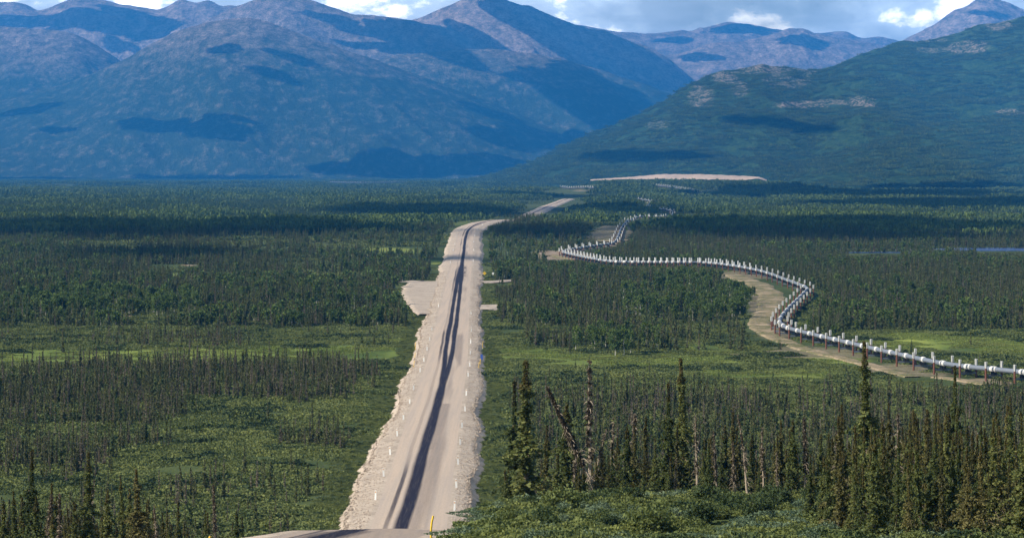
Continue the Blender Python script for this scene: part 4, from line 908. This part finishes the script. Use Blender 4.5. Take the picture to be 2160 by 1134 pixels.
dc = sstep(.52, .62, fbm(x / 55, y / 110, 3, 515)) * (py < 690); idx = np.where(rng.random(len(x)) < .02 * (py < 740) + .16 * dc, rng.choice([6, 7], len(x)), idx)
lp = (x < xr(y)) & (py > 690); idx = np.where(lp & (rng.random(len(x)) < .75), rng.choice([2, 2, 4, 5, 1], len(x)), idx)
print('plain spruces', len(x))
scatter('stunted_spruces', np.stack([x, y, z], 1), rng.random(len(x)) * 6.28, h / 5.0, idx, MID)

# birches between the road and the pipeline and left of the road
nbi = 0
for cx_, cy_, rx_, ry_, cnt, lab, grp in ((1460,640,160,46,130,'leafy birch with pale trunk in the green wood left of the pipeline bend','birches left of the pipeline bend'),(1300,735,90,16,22,'leafy birch at the lower edge of the wood between road and pipeline','birches between road and pipeline'),(210,650,220,22,95,'leafy birch with pale trunk behind the bare sand patches left of the road','birches left of the road'),(640,640,200,16,22,'leafy birch scattered through the dark wood left of the gravel pad','birches near the gravel pad'),(1850,640,160,30,16,'leafy birch standing alone in the spruce wood right of the pipeline','birches right of the pipeline')):
    for _ in range(cnt):
        a = rng.random() * 6.283; q = math.sqrt(rng.random()); qx = cx_ + math.cos(a) * q * rx_; qy = cy_ + math.sin(a) * q * ry_
        x_, y_, z_ = hit(qx, qy); h_ = rng.uniform(4.5, 7.5)
        h_ = float(cap_height(np.array([x_]), np.array([y_]), np.array([z_]), np.array([h_]))[0])
        if h_ < 3 or not clear_of(np.array([x_]), np.array([y_]), 16, 10)[0]: continue
        put_tree(float(x_), float(y_), h_, 'birch_tree', lab, int(rng.integers(0, 3)), group=grp); nbi += 1
print('birches', nbi)

# spruces that close the view of the road just beyond its crest
n = 260; y = rng.uniform(2130, 2330, n); x = rng.uniform(-2, 26, n); ok = (x - xr(y) > 9.5); x, y = x[ok], y[ok]; z = zt(x, y)
scatter('crest_spruces', np.stack([x, y, z], 1), rng.random(len(x)) * 6.28, rng.uniform(.8, 1.5, len(x)), rng.integers(0, 4, len(x)), MID)
# ground cover
def cover(name, d0, d1, per, protos, S, mode):
    n = int(area(d0, d1) / (S * S) * per); x, y = rnd_fan(n, d0, d1); z = zt(x, y); px, py = proj(x, y, z)
    ok = np.abs(x - xr(y)) > (9.8 if d0 < 300 else 9.5 + S * .42)
    if d0 < 300: pass
    if d0 < 300: ok &= (px < 500) | (px > 985) | (y > 215)
    ok &= off_track(x, y, S * .45)
    md = blobs(px, py, MEADOWS, 31) * (y > 330); sl_ = blobs(px, py, SOILS, 37) * (y > 330)
    ok &= rng.random(n) > sl_ * .9
    ok &= (md < .3) if mode == 'shrub' else (md > .2) if mode == 'meadow' else True
    if d0 > 300: ok &= clear_of(x, y, 0, S * .5 + 1)
    x, y, z = x[ok], y[ok], z[ok]; i_ = rng.integers(0, len(protos), len(x)); print(name, len(x))
    sc = rng.uniform(.8, 1.25, len(x)); h = np.full(len(x), 1.4)
    if d0 > 300: c = cap_height(x, y, z, h); sc = np.where(c < 1.0, np.maximum(.3, c), 1) * sc
    scatter(name, np.stack([x, y, z], 1), rng.random(len(x)) * 6.28, sc, i_, protos)
cover('brush', 105, 345, 1.5, PFINE, 5, 'all')
cover('low_shrubs', 335, 1150, 2.1, PMID, 13, 'shrub')
PLOW = [patch(13, 2600, .30, .5, ['shrub', 'lowgreen'], 21, 2.2), patch(13, 2600, .30, .4, ['shrub'], 22, 2.2)]
cover('ground_cover', 335, 900, 1.7, PLOW, 13, 'shrub')
cover('meadow_grass', 335, 1150, 1.4, PMEAD, 13, 'meadow')
cover('far_shrubs', 1100, 3200, 1.25, PFAR, 42, 'shrub')

# plants creeping up the gravel edges
n = 8000; y = 350 + 900 * rng.random(n) ** 1.3; sd = rng.choice([-1, 1], n); x = xr(y) + sd * (edge(y, sd * 1.0) + .3 + 5.5 * rng.random(n)); z = zt(x, y)
ok = rng.random(n) > .25; scatter('verge_plants', np.stack([x, y, z], 1)[ok], rng.random(ok.sum()) * 6.28, rng.uniform(.25, .8, ok.sum()), rng.choice([0, 2, 0, 1], ok.sum()), PFINE)
def rock(seed):
    b = MB(); r = np.random.default_rng(seed); th = np.linspace(0.3, math.pi - 0.3, 4); ph = np.arange(6) * math.pi / 3
    S_ = np.array([[math.sin(q) * math.cos(w), math.sin(q) * math.sin(w), .6 * math.cos(q)] for q in th for w in ph]) * (0.7 + .6 * r.random((24, 1)))
    b.add(S_, [[i * 6 + j, (i + 1) * 6 + j, (i + 1) * 6 + (j + 1) % 6, i * 6 + (j + 1) % 6] for i in range(3) for j in range(6)]); b.add(S_[:6], [[0, 1, 2, 2], [0, 2, 3, 3], [0, 3, 4, 4], [0, 4, 5, 5]])
    return b.mesh('stone', [M['stone']])
m, t, b = newmat('loose_stone', 0.95, 0.1); t.links.new(ramp(t, N(t, 'ShaderNodeObjectInfo').outputs['Random'], [(0.1, (0.24, 0.19, 0.15)), (0.5, (0.37, 0.30, 0.235)), (0.9, (0.48, 0.40, 0.32))]), b.inputs['Base Color']); M['stone'] = m
n = 30000; y = 345 + 900 * rng.random(n) ** 1.5; sd = rng.choice([-1, 1], n); a_ = 5.7 + (edge(y, sd * 1.0) - 4.9) * rng.random(n) ** .8; x = xr(y) + sd * a_
z = zroad(y) - 0.10 - 0.03 * (a_ - 5.2) - 0.10 * np.clip(a_ - 6.0, 0, 9) - .03; z = np.maximum(z, zt(x, y) - .1)
scatter('loose_stones', np.stack([x, y, z], 1), rng.random(n) * 6.28, .05 + .17 * rng.random(n) ** 4, rng.integers(0, 3, n), [rock(1), rock(2), rock(3)])
# far forest of the plain and the hillsides
def far_forest(name, d0, d1, per, protos, S, w):
    n = int(area(d0, d1) / (S * S) * per); x, y = rnd_fan(n, d0, d1, -260, 2420); z = zt(x, y); px, py = proj(x, y, z)
    c = fbm(x / 260, y / 420, 3, 401); keep = (rng.random(n) < sstep(.28, .44, c) * .85 + .15) & (np.abs(x - xr(y)) > 18 + S * .5)
    keep &= clear_of(x, y, 0, S * .55 + 3)
    x, y, z = x[keep], y[keep], z[keep]; c2 = fbm(x / 180, y / 300, 3, 402)
    i_ = np.where(c2 > .56, w[1], np.where(c2 < .42, w[2], w[0])); i_ = np.where(rng.random(len(x)) < .3, rng.integers(0, len(protos), len(x)), i_)
    hN = np.full(len(x), 8.0); cp = cap_height(x, y, z, hN)
    sc = rng.uniform(.8, 1.15, len(x)) * np.clip(cp / 8.0, .28, 1); ok = cp > 1.2
    print(name, ok.sum()); scatter(name, np.stack([x, y, z], 1)[ok], rng.random(ok.sum()) * 6.28, sc[ok], i_[ok], protos)
far_forest('valley_forest', 1850, 4500, 1.1, STA, 40, (0, 2, 1))
far_forest('distant_forest', 4400, 14500, 1.05, STB, 90, (0, 1, 2))
def hill_forest(name, G, count, S, lo, hi):
    x, D, z = G; nr, nc = x.shape; i = rng.random(count * 3) * (nr - 16); j = rng.random(count * 3) * (nc - 2)
    i0 = i.astype(int); j0 = j.astype(int); px_, py_ = proj(x[i0, j0], D[i0, j0], z[i0, j0]); rk = blobs(px_, py_, ROCKS, 231)
    ok = (z[i0, j0] > lo) & (px_ > 850) & (px_ < 2330) & (rng.random(len(i0)) > rk * 1.1) & (rng.random(len(i0)) < sstep(.25, .45, fbm(x[i0, j0] / 170, D[i0, j0] / 260, 3, 411)))
    i0, j0 = i0[ok][:count], j0[ok][:count]; fj = rng.random(len(i0)) * (x[0, 1] - x[0, 0]) * 0
    P = np.stack([x[i0, j0], D[i0, j0], z[i0, j0] - 1.0], 1) + np.stack([rng.normal(size=len(i0)) * 3, rng.normal(size=len(i0)) * 4, np.zeros(len(i0))], 1)
    c2 = fbm(P[:, 0] / 300, P[:, 1] / 500, 3, 412); ii = np.where(c2 > .53, 2, 0); ii = np.where(rng.random(len(ii)) < .3, rng.integers(0, 4, len(ii)), ii)
    scatter(name, P, rng.random(len(P)) * 6.28, rng.uniform(.8, 1.2, len(P)), ii, STA)
hill_forest('hillside_forest', hillR, 9000, 40, 8, 900)
hill_forest('hillside_forest', hillS, 2500, 40, 8, 900)

# ------------------------------------------------------------------ haze
b = MB(); b.box((0, 16900, 865), (9200, 17100, 875)); hz = link('haze', None, kind='stuff') if False else None
mh = bpy.data.materials.new('haze'); mh.use_nodes = True; t = mh.node_tree; t.nodes.clear()
pv = N(t, 'ShaderNodeVolumePrincipled'); pv.inputs['Color'].default_value = (0.035, 0.33, 0.92, 1); pv.inputs['Density'].default_value = 5.5e-5; pv.inputs['Anisotropy'].default_value = 0.0
t.links.new(pv.outputs[0], N(t, 'ShaderNodeOutputMaterial').inputs['Volume'])
link('haze', b.mesh('haze', [mh]), kind='stuff')
